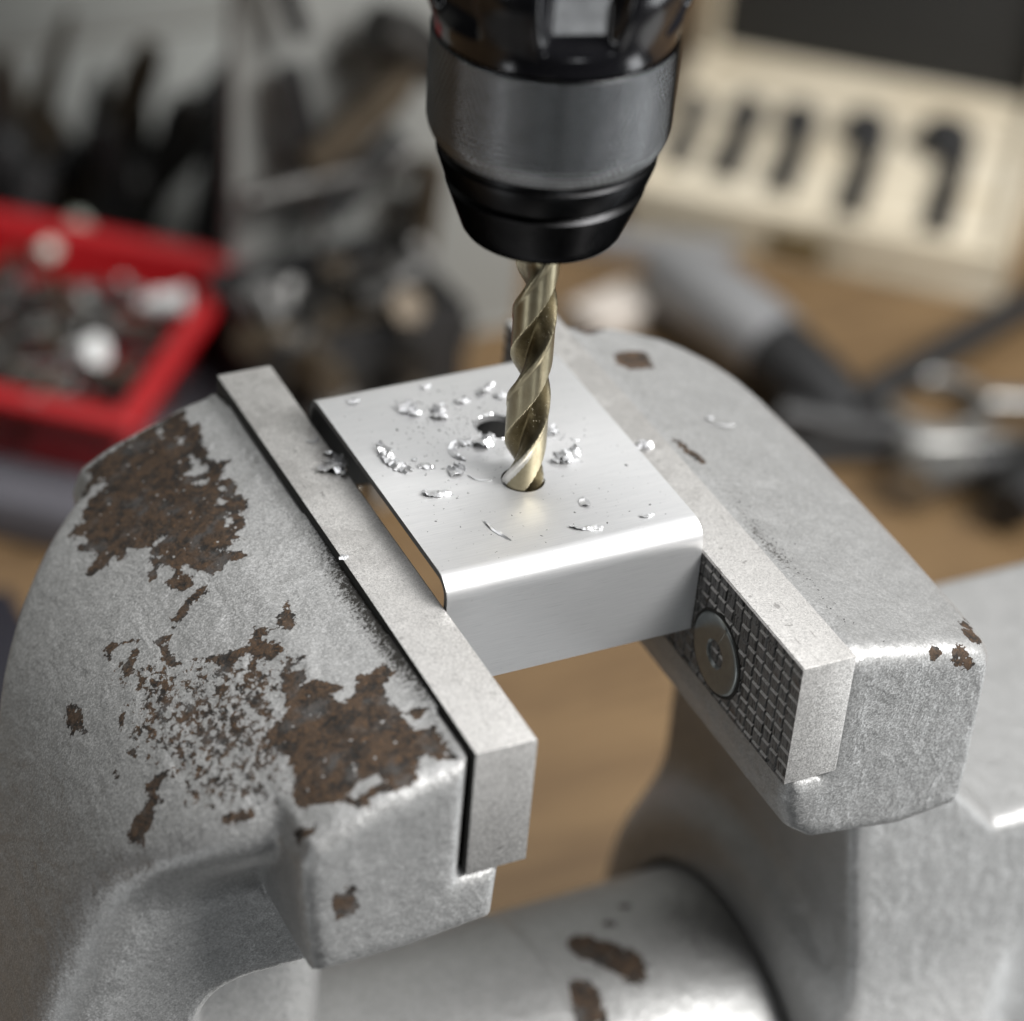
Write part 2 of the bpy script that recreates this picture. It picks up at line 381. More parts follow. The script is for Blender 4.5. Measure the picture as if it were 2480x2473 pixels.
def cast_paint(name):
    """hammered silver paint on cast iron: flakes, casting relief, chipped rust where the attribute says so"""
    n = NT(name)
    sd = n.math('SUBTRACT', n.attr('rust'), 10.0)          # mm inside (+) the chipped patch
    edge = n.math('MULTIPLY', n.math('SUBTRACT', n.noise(0.85, 4, 0.6, 0.3), 0.5), 3.2)
    edge = n.math('ADD', edge, n.math('MULTIPLY', n.math('SUBTRACT', n.noise(2.6, 3, 0.6), 0.5), 1.0))
    patch = n.ramp(n.math('ADD', sd, edge), -0.06, 0.06)
    spk = n.noise(0.74, 6, 0.70, 0.35, co=n.scaled(1.0, 0.8, 1.0, (0, 0, 0.6)))
    thr = n.math('SUBTRACT', 0.80, n.math('MULTIPLY', n.attr('speck'), 0.292))
    thr = n.math('ADD', thr, n.math('MULTIPLY', n.math('SUBTRACT', n.noise(0.14, 3, 0.6), 0.5), -0.28))
    sp = n.ramp(n.math('SUBTRACT', spk, thr), -0.008, 0.010)
    rust = n.math('MAXIMUM', patch, sp, clamp=True)
    # paint flecks left inside the rust
    fleck = n.ramp(n.noise(0.95, 1, 0.4), 0.735, 0.75)
    rust = n.math('MULTIPLY', rust, n.math('SUBTRACT', 1.0, fleck))
    rc, rfine, rmid = rust_color(n)
    rim = n.math('MULTIPLY', n.ramp(n.math('ADD', sd, edge), 0.34, 0.06), n.ramp(n.noise(0.5, 2), 0.40, 0.55))  # dark outline paints in the shadow of the paint's thickness
    rc = n.mix(n.math('MULTIPLY', n.math('MULTIPLY', rim, patch), 0.75), rc, (0.012, 0.010, 0.009))
    off, bri = flakes(n, 0.22, 0.20)
    off2, bri2 = flakes(n, 0.55, 0.16)
    mott = n.noise(0.16, 4, 0.6)
    base = n.mix(mott, (0.33, 0.330, 0.326), (0.48, 0.48, 0.475))
    base = n.mix(n.math('MULTIPLY', n.ramp(bri, 0.45, 1.0), 0.30), base, (0.80, 0.80, 0.79))
    base = n.mix(n.math('MULTIPLY', n.ramp(bri, 0.40, 0.0), 0.24), base, (0.16, 0.16, 0.155))
    base = n.mix(n.math('MULTIPLY', n.ramp(bri2, 0.55, 1.0), 0.20), base, (0.20, 0.20, 0.195))
    # grime: black dust gathered along the plate and in pits
    g = n.attr('grime')
    gn = n.noise(1.5, 5, 0.7)
    gm = n.ramp(n.math('ADD', gn, n.math('MULTIPLY', g, 0.55)), 0.78, 1.0)
    gm = n.math('MULTIPLY', gm, n.ramp(g, 0.0, 0.25))
    pits = n.ramp(n.noise(0.55, 3, 0.6), 0.69, 0.76)
    dust = n.ramp(n.vor(0.8), 0.10, 0.04)
    gm = n.math('MAXIMUM', gm, n.math('MULTIPLY', pits, 0.35))
    gm = n.math('MAXIMUM', gm, n.math('MULTIPLY', dust, n.math('MULTIPLY', n.ramp(n.noise(0.12, 2), 0.52, 0.62), 0.7)))
    base = n.mix(gm, base, (0.025, 0.022, 0.018))
    col = n.mix(rust, base, rc)
    lump = n.noise(0.33, 3, 0.55)
    wrk = n.noise(1.0, 4, 0.6, 0.2, co=n.scaled(1.0, 0.6, 0.7))
    h = n.math('ADD', n.math('MULTIPLY', lump, 0.5), n.math('MULTIPLY', wrk, 0.11))
    wv = n.noise(0.16, 3, 0.5, 0.8, co=n.scaled(1.0, 0.55, 0.7))
    h = n.math('ADD', h, n.math('MULTIPLY', wv, 1.1))
    nb = n.bump(h, 0.70, 0.65)
    thick = n.math('SUBTRACT', 1.0, rust)
    nb = n.bump(thick, 0.16, 0.9, nb)
    nb = n.bump(n.math('MULTIPLY', rust, n.math('ADD', rfine, rmid)), 0.22, 0.8, nb)
    sel = n.t.nodes.new('ShaderNodeVectorMath'); sel.operation = 'SCALE'
    n.link(off, sel.inputs[0]); n.link(thick, sel.inputs['Scale'])
    nb = add_normal(n, nb, sel.outputs[0])
    rough = n.lerp(rust, n.lerp(n.noise(0.25, 3, 0.6), 0.40, 0.56), 0.82)
    metal = n.lerp(n.math('MAXIMUM', rust, gm), 0.58, 0.0)
    return n.out(col, rough, metal, nb)


def machined(name, tone=(0.57, 0.558, 0.54), dark=False):
    n = NT(name)
    off, bri = flakes(n, 0.2, 0.16)
    mott = n.noise(0.3, 4, 0.6)
    base = n.mix(mott, tuple(c * 0.80 for c in tone), tuple(c * 1.12 for c in tone))
    base = n.mix(n.math('MULTIPLY', n.ramp(bri, 0.5, 1.0), 0.45), base, tuple(min(1, c * 1.45) for c in tone))
    base = n.mix(n.math('MULTIPLY', n.ramp(bri, 0.4, 0.0), 0.40), base, tuple(c * 0.35 for c in tone))
    st = n.ramp(n.noise(0.10, 4, 0.62, 0.6), 0.50, 0.515)
    st = n.math('MULTIPLY', st, n.ramp(n.sep()[1], -20.0, 10.0))
    base = n.mix(n.math('MULTIPLY', st, 0.22), base, (0.20, 0.19, 0.18))
    spot = n.ramp(n.noise(0.42, 2, 0.5), 0.70, 0.73)
    base = n.mix(n.math('MULTIPLY', spot, 0.55), base, (0.17, 0.165, 0.155))
    speck = n.ramp(n.noise(2.2, 3, 0.6), 0.66, 0.74)
    base = n.mix(n.math('MULTIPLY', speck, 0.7), base, (0.09, 0.085, 0.08))
    scr = n.ramp(n.noise(0.6, 2, 0.4, 0.3, co=n.scaled(5, 0.35, 1, (0, 0, 0.5))), 0.70, 0.72)
    base = n.mix(n.math('MULTIPLY', scr, 0.4), base, (0.12, 0.11, 0.10))
    nb = n.bump(n.math('ADD', n.noise(1.6, 4, 0.6), n.math('MULTIPLY', st, 0.5)), 0.08, 0.4)
    nb = add_normal(n, nb, off)
    return n.out(base, 0.50, 0.60, nb)


def knurl_steel():
    n = NT('knurled_steel')
    c = n.mix(n.noise(0.8, 4, 0.6), (0.14, 0.137, 0.133), (0.27, 0.266, 0.26))
    streak = n.ramp(n.noise(1.2, 3, 0.6, co=n.scaled(1, 2.5, 0.25)), 0.52, 0.60)
    c = n.mix(n.math('MULTIPLY', streak, 0.75), c, (0.020, 0.019, 0.018))
    c = n.mix(n.math('MULTIPLY', n.ramp(n.noise(0.2, 3), 0.62, 0.7), 0.5), c, (0.10, 0.055, 0.03))
    nb = n.bump(n.noise(2.5, 4, 0.6), 0.10, 0.8)
    off, bri = flakes(n, 0.3, 0.5)
    return n.out(c, 0.5, 0.45, add_normal(n, nb, off))


def aluminium(name='brushed_aluminium'):
    n = NT(name)
    br = n.noise(1.3, 5, 0.7, co=n.scaled(0.10, 4.0, 4.0))
    fine = n.noise(5.0, 3, 0.7, co=n.scaled(0.3, 1.2, 1.2))
    c = n.mix(n.ramp(br, 0.3, 0.7), (0.70, 0.703, 0.706), (0.77, 0.77, 0.77))
    hair = n.ramp(n.noise(1.0, 2, 0.4, 0.2, co=n.scaled(0.25, 5.0, 5.0, (0, 0, 0.12))), 0.66, 0.70)
    c = n.mix(n.math('MULTIPLY', hair, 0.18), c, (0.45, 0.45, 0.45))
    mark = n.ramp(n.noise(0.35, 3, 0.6), 0.70, 0.78)
    c = n.mix(n.math('MULTIPLY', mark, 0.25), c, (0.45, 0.44, 0.42))
    dot = n.ramp(n.noise(2.0, 2, 0.5), 0.73, 0.77)
    c = n.mix(n.math('MULTIPLY', dot, 0.6), c, (0.18, 0.18, 0.175))
    nb = n.bump(n.math('ADD', br, n.math('MULTIPLY', fine, 0.8)), 0.03, 0.35)
    m = n.out(c, n.lerp(br, 0.42, 0.52), 0.78, nb)
    n.b.inputs['Anisotropic'].default_value = 0.35
    return m


def foil():
    n = NT('bright_swarf')
    nb = n.bump(n.noise(2.0, 2, 0.5, 0.6), 0.05, 0.5)
    return n.out(n.mix(n.noise(2.0, 3), (0.72, 0.73, 0.74), (0.88, 0.88, 0.89)), 0.30, 0.75, nb)


def gold_steel():
    n = NT('straw_coloured_steel')
    z = n.sep()[2]
    c = n.mix(n.noise(0.5, 4, 0.6), (0.26, 0.225, 0.145), (0.42, 0.378, 0.265))
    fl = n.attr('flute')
    cf = n.mix(n.noise(0.9, 4, 0.65), (0.085, 0.066, 0.032), (0.26, 0.215, 0.125))  # darker steel paints the shading inside the flutes
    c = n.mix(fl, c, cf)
    dustn = n.ramp(n.noise(3.2, 3, 0.6), 0.66, 0.72)
    c = n.mix(n.math('MULTIPLY', dustn, n.math('MULTIPLY', fl, 0.8)), c, (0.75, 0.70, 0.55))
    silver = n.math('MULTIPLY', n.attr('margin'), n.ramp(n.math('ADD', z, n.math('MULTIPLY', n.noise(1.0, 3), 4.0)), 17.0, 10.0))
    c = n.mix(silver, c, (0.80, 0.79, 0.76))
    grind = n.noise(2.0, 3, 0.6, co=n.scaled(0.4, 0.4, 3.0))
    nb = n.bump(grind, 0.03, 0.5)
    nb = n.bump(n.math('MULTIPLY', dustn, fl), 0.06, 0.7, nb)
    return n.out(c, n.lerp(fl, 0.36, 0.42), 1.0, nb)


def plain(name, color, rough=0.5, metal=0.0, var=0.25, nscale=0.08, bump=0.0, bscale=0.8, coat=None, dark=None, edge=None):
    n = NT(name)
    dk = dark or tuple(c * (1 - var) for c in color)
    lt = tuple(min(1, c * (1 + var)) for c in color)
    c = n.mix(n.noise(nscale, 4, 0.6), dk, lt)
    nb = n.bump(n.noise(bscale, 4, 0.6), bump, 0.7) if bump else None
    r = n.lerp(n.noise(nscale * 3, 3), max(0, rough - 0.08), rough + 0.08)
    n.out(c, r, metal, nb, coat=coat)
    if edge is not None:
        n.b.inputs['Specular Tint'].default_value = (edge, edge, edge, 1)
    return n.m


def wood(name, a, b, along='x', sc=1.0):
    n = NT(name)
    s = {'x': (0.012 * sc, 0.11 * sc, 0.11 * sc), 'y': (0.11 * sc, 0.012 * sc, 0.11 * sc)}[along]
    g = n.noise(1.0, 5, 0.6, 1.2, co=n.scaled(*s))
    g2 = n.noise(1.0, 3, 0.6, 0.2, co=n.scaled(*(k * 9 for k in s)))
    c = n.mix(n.ramp(g, 0.35, 0.68), a, b)
    c = n.mix(n.math('MULTIPLY', n.ramp(g2, 0.5, 0.8), 0.35), c, tuple(k * 0.55 for k in a))
    st = n.ramp(n.noise(0.022, 4, 0.6, 0.5), 0.60, 0.68)
    c = n.mix(n.math('MULTIPLY', st, 0.45), c, tuple(k * 0.45 for k in a))
    return n.out(c, 0.55, 0.0, n.bump(g2, 0.15, 0.4))


MAT = dict(
    cast=cast_paint('hammered_silver_paint'), plate=machined('worn_painted_steel'), knurl=knurl_steel(), alu=aluminium(), foil=foil(), gold=gold_steel(),
    zinc=plain('dark_zinc_steel', (0.30, 0.32, 0.315), 0.33, 0.8, 0.3, 0.5, 0.03, 1.6),
    chuck=plain('blackened_steel', (0.035, 0.035, 0.036), 0.34, 1.0, 0.25, 0.3, 0.01, 2.0, edge=0.05),
    dots=plain('dark_dotted_steel', (0.27, 0.275, 0.28), 0.20, 1.0, 0.2, 0.2, edge=0.05),
    blackgloss=plain('glossy_black_plastic', (0.008, 0.008, 0.0095), 0.16, 0.0, 0.2, 0.1),
    bench=wood('bench_wood', (0.120, 0.072, 0.032), (0.185, 0.117, 0.054)),
    pine=wood('pale_pine', (0.52, 0.45, 0.33), (0.66, 0.60, 0.48), 'x'),
    wall=plain('grey_backboard', (0.29, 0.295, 0.28), 0.6, 0.0, 0.10, 0.01, 0.2, 0.1),
    red=plain('red_plastic', (0.33, 0.008, 0.011), 0.38, 0.0, 0.12, 0.05),
    black=plain('black_rubber', (0.013, 0.013, 0.0135), 0.5, 0.0, 0.3, 0.1),
    blacksteel=plain('dark_tool_steel', (0.05, 0.048, 0.045), 0.42, 0.7, 0.4, 0.08),
    brownsteel=plain('browned_tool_steel', (0.085, 0.066, 0.045), 0.5, 0.5, 0.5, 0.08),
    steel=plain('grey_steel', (0.34, 0.335, 0.32), 0.36, 0.85, 0.3, 0.15, 0.05, 1.0),
    dullsteel=plain('dull_grey_steel', (0.20, 0.197, 0.19), 0.5, 0.7, 0.4, 0.2),
    chrome=plain('worn_chrome', (0.58, 0.57, 0.55), 0.22, 1.0, 0.2, 0.1),
    greymetal=plain('matt_grey_aluminium', (0.32, 0.32, 0.325), 0.45, 0.5, 0.15, 0.06),
    bluegrey=plain('blue_grey_paint', (0.085, 0.083, 0.095), 0.6, 0.0, 0.2, 0.04),
    navy=plain('dark_navy_plastic', (0.010, 0.010, 0.016), 0.55, 0.0, 0.2, 0.05),
    white=plain('white_plastic', (0.68, 0.69, 0.68), 0.4, 0.0, 0.1, 0.1),
    mint=plain('pale_green_plastic', (0.52, 0.56, 0.49), 0.4, 0.0, 0.1, 0.1),
    brass=plain('brass', (0.22, 0.165, 0.06), 0.4, 0.8, 0.2, 0.1),
    beige=plain('pale_card', (0.52, 0.47, 0.42), 0.7, 0.0, 0.1, 0.08),
    foam=plain('charcoal_lining', (0.020, 0.020, 0.019), 0.8, 0.0, 0.2, 0.03, 0.3, 0.4),
    alushade=plain('shaded_aluminium', (0.11, 0.108, 0.105), 0.6, 0.4, 0.2, 0.3),  # shaded copy of the channel's aluminium
    nearblack=plain('near_black_steel', (0.022, 0.021, 0.018), 0.75, 0.0, 0.6, 0.3, 0.2, 1.5),
    grit=plain('dark_filings', (0.10, 0.10, 0.098), 0.6, 0.4, 0.6, 2.0),
    yellow=plain('yellowed_steel', (0.36, 0.29, 0.17), 0.5, 0.4, 0.3, 0.1),
)

# ------------------------------------------------------------------ object helpers
COL = scene.collection


def thing(name, loc, label, cat, group=None, rot=None):
    o = bpy.data.objects.new(name, None)
    COL.objects.link(o)
    o.location = Vector(loc) * S
    o.empty_display_size = 0.01
    if rot is not None:
        o.rotation_euler = rot
    o['label'] = label
    o['category'] = cat
    if group:
        o['group'] = group
    return o


def tag(o, label, cat, group=None):
    o['label'] = label
    o['category'] = cat
    if group:
        o['group'] = group
    return o


def mesh_from(name, V, F, mat, smooth=None, attrs=None):
    me = bpy.data.meshes.new(name)
    V = np.asarray(V, np.float64) * S
    if isinstance(F, np.ndarray):
        nf, k = F.shape
        me.vertices.add(len(V)); me.vertices.foreach_set('co', V.astype(np.float32).ravel())
        me.loops.add(nf * k); me.loops.foreach_set('vertex_index', F.astype(np.int32).ravel())
        me.polygons.add(nf); me.polygons.foreach_set('loop_start', np.arange(0, nf * k, k, dtype=np.int32))
        me.update(calc_edges=True)
    else:
        me.from_pydata(V.tolist(), [], [list(f) for f in F])
    for k, v in (attrs or {}).items():
        a = me.attributes.new(k, 'FLOAT', 'POINT')
        a.data.foreach_set('value', np.asarray(v, np.float32))
    me.materials.append(mat)
    me.validate()
    if smooth is not None:
        me.polygons.foreach_set('use_smooth', np.ones(len(me.polygons), bool))
        if smooth < 179:
            me.set_sharp_from_angle(angle=math.radians(smooth))
    me.update()
    return me


def obj(name, me, parent=None, loc=(0, 0, 0), rot=None):
    o = bpy.data.objects.new(name, me)
    COL.objects.link(o)
    o.location = Vector(loc) * S
    if rot is not None:
        o.rotation_euler = rot
    if parent:
        o.parent = parent
    return o


def shift(V, org):
    return np.asarray(V, float) - np.asarray(org, float)


def box_data(x0, x1, y0, y1, z0, z1, bev=0.6, seg=2):
    bm = bmesh.new()
    bmesh.ops.create_cube(bm, size=1)
    for v in bm.verts:
        v.co = Vector(((x0 + x1) / 2 + v.co.x * (x1 - x0), (y0 + y1) / 2 + v.co.y * (y1 - y0), (z0 + z1) / 2 + v.co.z * (z1 - z0)))
    if bev:
        bmesh.ops.bevel(bm, geom=bm.edges[:], offset=bev, segments=seg, affect='EDGES', profile=0.5)
    V = [tuple(v.co) for v in bm.verts]
    F = [[v.index for v in f.verts] for f in bm.faces]
    bm.free()
    return V, F


def lathe_data(profile, n=64, caps=True):
    """profile: list of (radius, z)"""
    V, F = [], []
    for r, z in profile:
        for i in range(n):
            a = 2 * math.pi * i / n
            V.append((r * math.cos(a), r * math.sin(a), z))
    for j in range(len(profile) - 1):
        for i in range(n):
            k = (i + 1) % n
            F.append((j * n + i, j * n + k, (j + 1) * n + k, (j + 1) * n + i))
    if caps:
        F.append(tuple(reversed(range(n))))
        F.append(tuple((len(profile) - 1) * n + i for i in range(n)))
    return V, F


def tube_data(pts, radii, n=12, flat=1.0):
    """a tapered tube through points"""
    pts = [Vector(p) for p in pts]
    V, F = [], []
    ref = Vector((0, 0, 1))
    for i, p in enumerate(pts):
        t = (pts[min(i + 1, len(pts) - 1)] - pts[max(i - 1, 0)]).normalized()
        u = t.cross(ref)
        if u.length < 1e-3:
            u = t.cross(Vector((1, 0, 0)))
        u.normalize()
        w = u.cross(t)
        for k in range(n):
            a = 2 * math.pi * k / n
            V.append(tuple(p + u * math.cos(a) * radii[i] + w * math.sin(a) * radii[i] * flat))
    for i in range(len(pts) - 1):
        for k in range(n):
            q = (k + 1) % n
            F.append((i * n + k, i * n + q, (i + 1) * n + q, (i + 1) * n + k))
    F.append(tuple(reversed(range(n))))
    F.append(tuple((len(pts) - 1) * n + k for k in range(n)))
    return V, F


def prism_data(poly, z0, z1, bev=0.5):
    bm = bmesh.new()
    vs_ = [bm.verts.new((p[0], p[1], z0)) for p in poly]
    f = bm.faces.new(vs_)
    r = bmesh.ops.extrude_face_region(bm, geom=[f])
    for v in [g for g in r['geom'] if isinstance(g, bmesh.types.BMVert)]:
        v.co.z = z1
    bmesh.ops.recalc_face_normals(bm, faces=bm.faces[:])
    if bev:
        bmesh.ops.bevel(bm, geom=bm.edges[:], offset=bev, segments=2, affect='EDGES', profile=0.5)
    bm.verts.index_update()
    V = [tuple(v.co) for v in bm.verts]
    F = [[v.index for v in f.verts] for f in bm.faces]
    bm.free()
    return V, F


def join(*parts):
    V, F = [], []
    for v, f in parts:
        b = len(V)
        V += [tuple(p) for p in v]
        F += [tuple(i + b for i in q) for q in f]
    return V, F


def moved(data, mat4):
    V, F = data
    return [tuple(mat4 @ Vector(v)) for v in V], F


def surface_nets(f, lo, hi, h):
    nx, ny, nz = [int(math.ceil((b - a) / h)) + 1 for a, b in zip(lo, hi)]
    xs = (lo[0] + h * np.arange(nx)).astype(np.float32)
    ys = (lo[1] + h * np.arange(ny)).astype(np.float32)
    zs = (lo[2] + h * np.arange(nz)).astype(np.float32)
    D = np.empty((nx, ny, nz), np.float32)
    step = 16
    for i in range(0, nx, step):
        D[i:i + step] = f(xs[i:i + step, None, None], ys[None, :, None], zs[None, None, :])
    neg = D < 0
    c = np.zeros((nx - 1, ny - 1, nz - 1), np.uint8)
    for a in (0, 1):
        for b in (0, 1):
            for d in (0, 1):
                c += neg[a:nx - 1 + a, b:ny - 1 + b, d:nz - 1 + d]
    act = np.argwhere((c > 0) & (c < 8))
    idx = -np.ones(c.shape, np.int32)
    idx[tuple(act.T)] = np.arange(len(act))
    corner = {}
    for a in (0, 1):
        for b in (0, 1):
            for d in (0, 1):
                corner[(a, b, d)] = D[act[:, 0] + a, act[:, 1] + b, act[:, 2] + d]
    acc = np.zeros((len(act), 3)); cnt = np.zeros(len(act))
    for p in corner:
        for ax in range(3):
            if p[ax] == 0:
                q = list(p); q[ax] = 1; q = tuple(q)
                v0, v1 = corner[p], corner[q]
                m = (v0 < 0) != (v1 < 0)
                t = np.where(m, v0 / np.where(m, v0 - v1, 1), 0)
                pos = np.tile(np.array(p, float), (len(act), 1))
                pos[:, ax] = t
                acc += pos * m[:, None]; cnt += m
    V = (act + acc / cnt[:, None]) * h + np.array(lo)
    quads = []
    for ax in range(3):
        n0 = np.moveaxis(neg, ax, 0)
        e = np.argwhere(n0[:-1] != n0[1:])
        if not len(e):
            continue
        b0, b1 = [a for a in range(3) if a != ax]
        sl = [e[:, 0], e[:, 1], e[:, 2]]
        ok = (sl[1] > 0) & (sl[2] > 0) & (sl[1] < n0.shape[1] - 1) & (sl[2] < n0.shape[2] - 1)
        sl = [s[ok] for s in sl]
        flip = n0[sl[0], sl[1], sl[2]]
        def cell(d1, d2):
            g = [None] * 3
            g[ax] = sl[0]; g[b0] = sl[1] + d1; g[b1] = sl[2] + d2
            return idx[g[0], g[1], g[2]]
        q = np.stack([cell(-1, -1), cell(0, -1), cell(0, 0), cell(-1, 0)], 1)
        if ax == 1:
            flip = ~flip
        q[~flip] = q[~flip][:, ::-1]
        quads.append(q)
    Q = np.concatenate(quads)
    return V, Q


# ------------------------------------------------------------------ bench, backboard
BZ = -230.0
V, F = box_data(-700, 1300, -15, 1150, BZ - 40, BZ, 2)
o = obj('workbench', mesh_from('workbench', V, F, MAT['bench'], 30))
o['kind'] = 'structure'; o['label'] = 'brown wooden workbench top under the vice'
V, F = box_data(119, 226, 406, 414, BZ + 3.1, 260, 1)
o = obj('tool_board', mesh_from('tool_board', V, F, MAT['wall'], 30))
tag(o, 'upright grey tool board with dark tools hanging on it, left of the chuck', 'panel')
o = obj('grey_mat', mesh_from('grey_mat', *box_data(-420, 226, 406, 655, 0, 3, 0.8), MAT['wall'], 30), None, (0, 0, BZ))
tag(o, 'flat grey mat at the back of the bench under the dark tools', 'mat')
V, F = box_data(-900, 330, 660, 672, BZ + 0.5, 500, 1)
o = obj('backboard', mesh_from('backboard', V, F, MAT['wall'], 30))
o['kind'] = 'structure'; o['label'] = 'grey backboard behind the tools'
V, F = box_data(-900, 1700, 1152, 1170, BZ - 400, 900, 1)
o = obj('wall', mesh_from('wall', V, F, MAT['wall'], 30))
o['kind'] = 'structure'; o['label'] = 'grey workshop wall'

# ------------------------------------------------------------------ the vice
VB = (30, 18, BZ)
vice = thing('bench_vise', VB, 'heavy silver painted bench vice with rusty left jaw, clamping the aluminium channel', 'vice')


def in_poly_mm(px, py, polys):
    d = np.full(px.shape, 99.0, np.float32)
    for p in polys:
        if len(p) > 2:
            d = np.minimum(d, poly_sd(px, py, p))
    return -d


V, Q = surface_nets(left_jaw_sd, (-88, -42, -184), (-2, 81, 2), 0.65)
x, y, z = [V[:, i].astype(np.float32) for i in range(3)]
pos = np.maximum(in_poly_mm(x, y, RUST_POS), np.where(y < YF + 2.0, in_poly_mm(x, z, RUST_FRONT), -9))
neg = in_poly_mm(x, y, RUST_NEG)
rust = np.minimum(pos, -neg)
rust = np.where((z < -34) & (y > YF + 3), -9, rust)
prof_ = sorted(LEFT_BUT[2:-8])
zt = np.interp(x, [p[0] for p in prof_], [p[1] for p in prof_]) - 2.0 * (y - YF) / (YB - YF)
rust = np.where((x < -34) & (z < zt - 4.5) & (y > YF + 3), -9, rust)
rust = np.where(x > -12.2, np.minimum(rust, (-(x + 11.2)) * 1.0 + 0.3), rust)
sp = np.clip(in_poly_mm(x, y, RUST_SPECK) / 9.0 + 0.62, 0, 1) * (z > -30) * np.where((x < -33) & (z < zt - 3.5), 0, 1)
gx = np.where(z < -3.2, 1.6, 1) * np.clip(1 - (-10.9 - x) / 6.0, 0, 1)
grime = gx * np.clip(1.25 - np.abs(y - 3) / 40.0, 0.3, 1)* (z > -25)*np.where((y<YF+1),0.5,1)
obj('moving_jaw', mesh_from('moving_jaw', shift(V, VB), Q, MAT['cast'], 180,
                            dict(rust=np.clip(rust, -9, 9) + 10, speck=sp, grime=grime)), vice)

V, Q = surface_nets(right_jaw_sd, (47, -62, -231), (190, 98, 3), 0.75)
x, y, z = [V[:, i].astype(np.float32) for i in range(3)]
rust = in_poly_mm(x, y, RUST_RIGHT) - 0.5
rust = np.where(z < -3.5, -9, rust)
for cx, cy, cz, r in ((84.4, -30.3, -5.8, 2.0), (85.3, -27.2, -6.0, 1.3), (74.5, -33.8, -4.2, 1.2), (79.6, -34.0, -6.0, 1.9), (81.0, -34.4, -8.0, 1.2), (87.5, -24.5, -6.6, 1.2), (89.5, -24.0, -8.2, 1.0),
                      (89.5, -26.5, -10, 1.3), (61.7, 72.5, -0.6, 3.0), (64.5, 73.3, -1.5, 2.2)):
    rust = np.maximum(rust, (r - np.sqrt((x - cx) ** 2 + (y - cy) ** 2 + (z - cz) ** 2)))
gx = np.clip(1 - np.abs(x - 59.6) / 4.5, 0, 1)
grime = gx * np.clip(1.2 - np.abs(y + 2) / 20.0, 0, 1) * 0.72 * (z > -4)
obj('fixed_jaw', mesh_from('fixed_jaw', shift(V, VB), Q, MAT['cast'], 180,
                           dict(rust=np.clip(rust, -9, 9) + 10, speck=np.zeros(len(V)), grime=grime)), vice)

# slide bar, with the thicker sleeve of the moving jaw, and the collar it runs into
prof = [(0.1, -112), (41.5, -112), (41.5, -14), (41.5, 33), (41.2, 34.5), (40.6, 35.2), (40.5, 36), (40.5, 120), (0.1, 120)]
prof2 = []
for (r0, z0), (r1, z1) in zip(prof, prof[1:]):
    k = max(1, int(abs(z1 - z0) / 2.0))
    prof2 += [(r0 + (r1 - r0) * i / k, z0 + (z1 - z0) * i / k) for i in range(k)]
prof2.append(prof[-1])
V, F = lathe_data(prof2, 128, False)
RX = Matrix.Rotation(math.pi / 2, 4, 'Y')
V, F = moved((V, F), Matrix.Translation((0, 14, -148)) @ RX)
V = np.array(V)
x, y, z = V.T
rust = np.full(len(V), -9.0)
ang = np.degrees(np.arctan2(-(y - 14), z + 148))      # 0 at the top, grows towards the camera
for cx, ca, rx, ra in SLIDE_RUST:
    rust = np.maximum(rust, (1 - np.sqrt(((x - cx) / rx) ** 2 + ((ang - ca) / ra) ** 2)) * min(rx, ra * 0.7))
grime = np.clip(0.6 - np.abs(x - 66) / 30, 0, 1) * np.clip(1.2 - np.abs(ang) / 30, 0, 1)
obj('slide_bar', mesh_from('slide_bar', shift(V, VB), F, MAT['cast'], 60, dict(rust=np.clip(rust, -9, 9) + 10, speck=0 * x, grime=grime)), vice)


def jaw_plate(xin, xout, y0, y1, z0, knurl_side):
    """hardened plate; the gripping side at xin carries rows and columns of V grooves"""
    pit = 2.72
    ys, zs, gy, gz = [], [], [], []
    def lines(a, b, prof):
        L, G = [a], [0]
        p = a + (math.fmod(b - a, pit)) * 0.5
        while p < b - 0.6:
            if p > a + 0.6:
                for dz_, g_ in prof:
                    L.append(p + dz_); G.append(g_)
            p += pit
        L.append(b); G.append(0)
        return np.array(L), np.array(G)
    ys, gy = lines(y0, y1, [(-0.28, 0), (0, 1), (0.28, 0)])
    zs, gz = lines(z0, -0.35, [(-0.62, 0), (0.02, 1), (0.10, 0)])
    sgn = 1 if xout > xin else -1
    V, F, LIT = [], [], []
    for i, yy in enumerate(ys):
        for j, zz in enumerate(zs):
            d = max(0.45 * gy[i], 0.48 * gz[j])
            V.append((xin + sgn * (d + 0.05 * random.random()), yy + 0.06 * random.uniform(-1, 1) * (0 < i < len(ys) - 1), zz + 0.05 * random.uniform(-1, 1) * (0 < j < len(zs) - 1)))
    n = len(zs)
    for i in range(len(ys) - 1):
        for j in range(n - 1):
            F.append((i * n + j, i * n + j + 1, (i + 1) * n + j + 1, (i + 1) * n + j))
            LIT.append(bool(gz[j] == 0 and gz[j + 1] == 1 and gy[i] == 0 and gy[i + 1] == 0 and random.random() < 0.9))  # up-facing groove slopes, picked to look as if catching light
    b = box_data(min(xin + sgn * 0.0, xout), max(xin + sgn * 0.0, xout), y0, y1, z0, 0, 0)
    V2, F2 = b
    e = 0.3
    # rim strips: top, front, rear, bottom, back as one bevelled shell open at the knurl
    V2 = [(xin, y0, z0), (xin, y1, z0), (xin, y1, -e), (xin, y0, -e), (xin + sgn * e, y0 + 0.0, 0), (xin + sgn * e, y1, 0),
          (xout, y0, 0), (xout, y1, 0), (xout, y0, z0), (xout, y1, z0)]
    F2 = [(4, 5, 7, 6), (6, 7, 9, 8), (8, 9, 1, 0), (3, 2, 5, 4), (0, 3, 4, 6, 8), (1, 9, 7, 5, 2)]
    return (V, F), (V2, F2), LIT


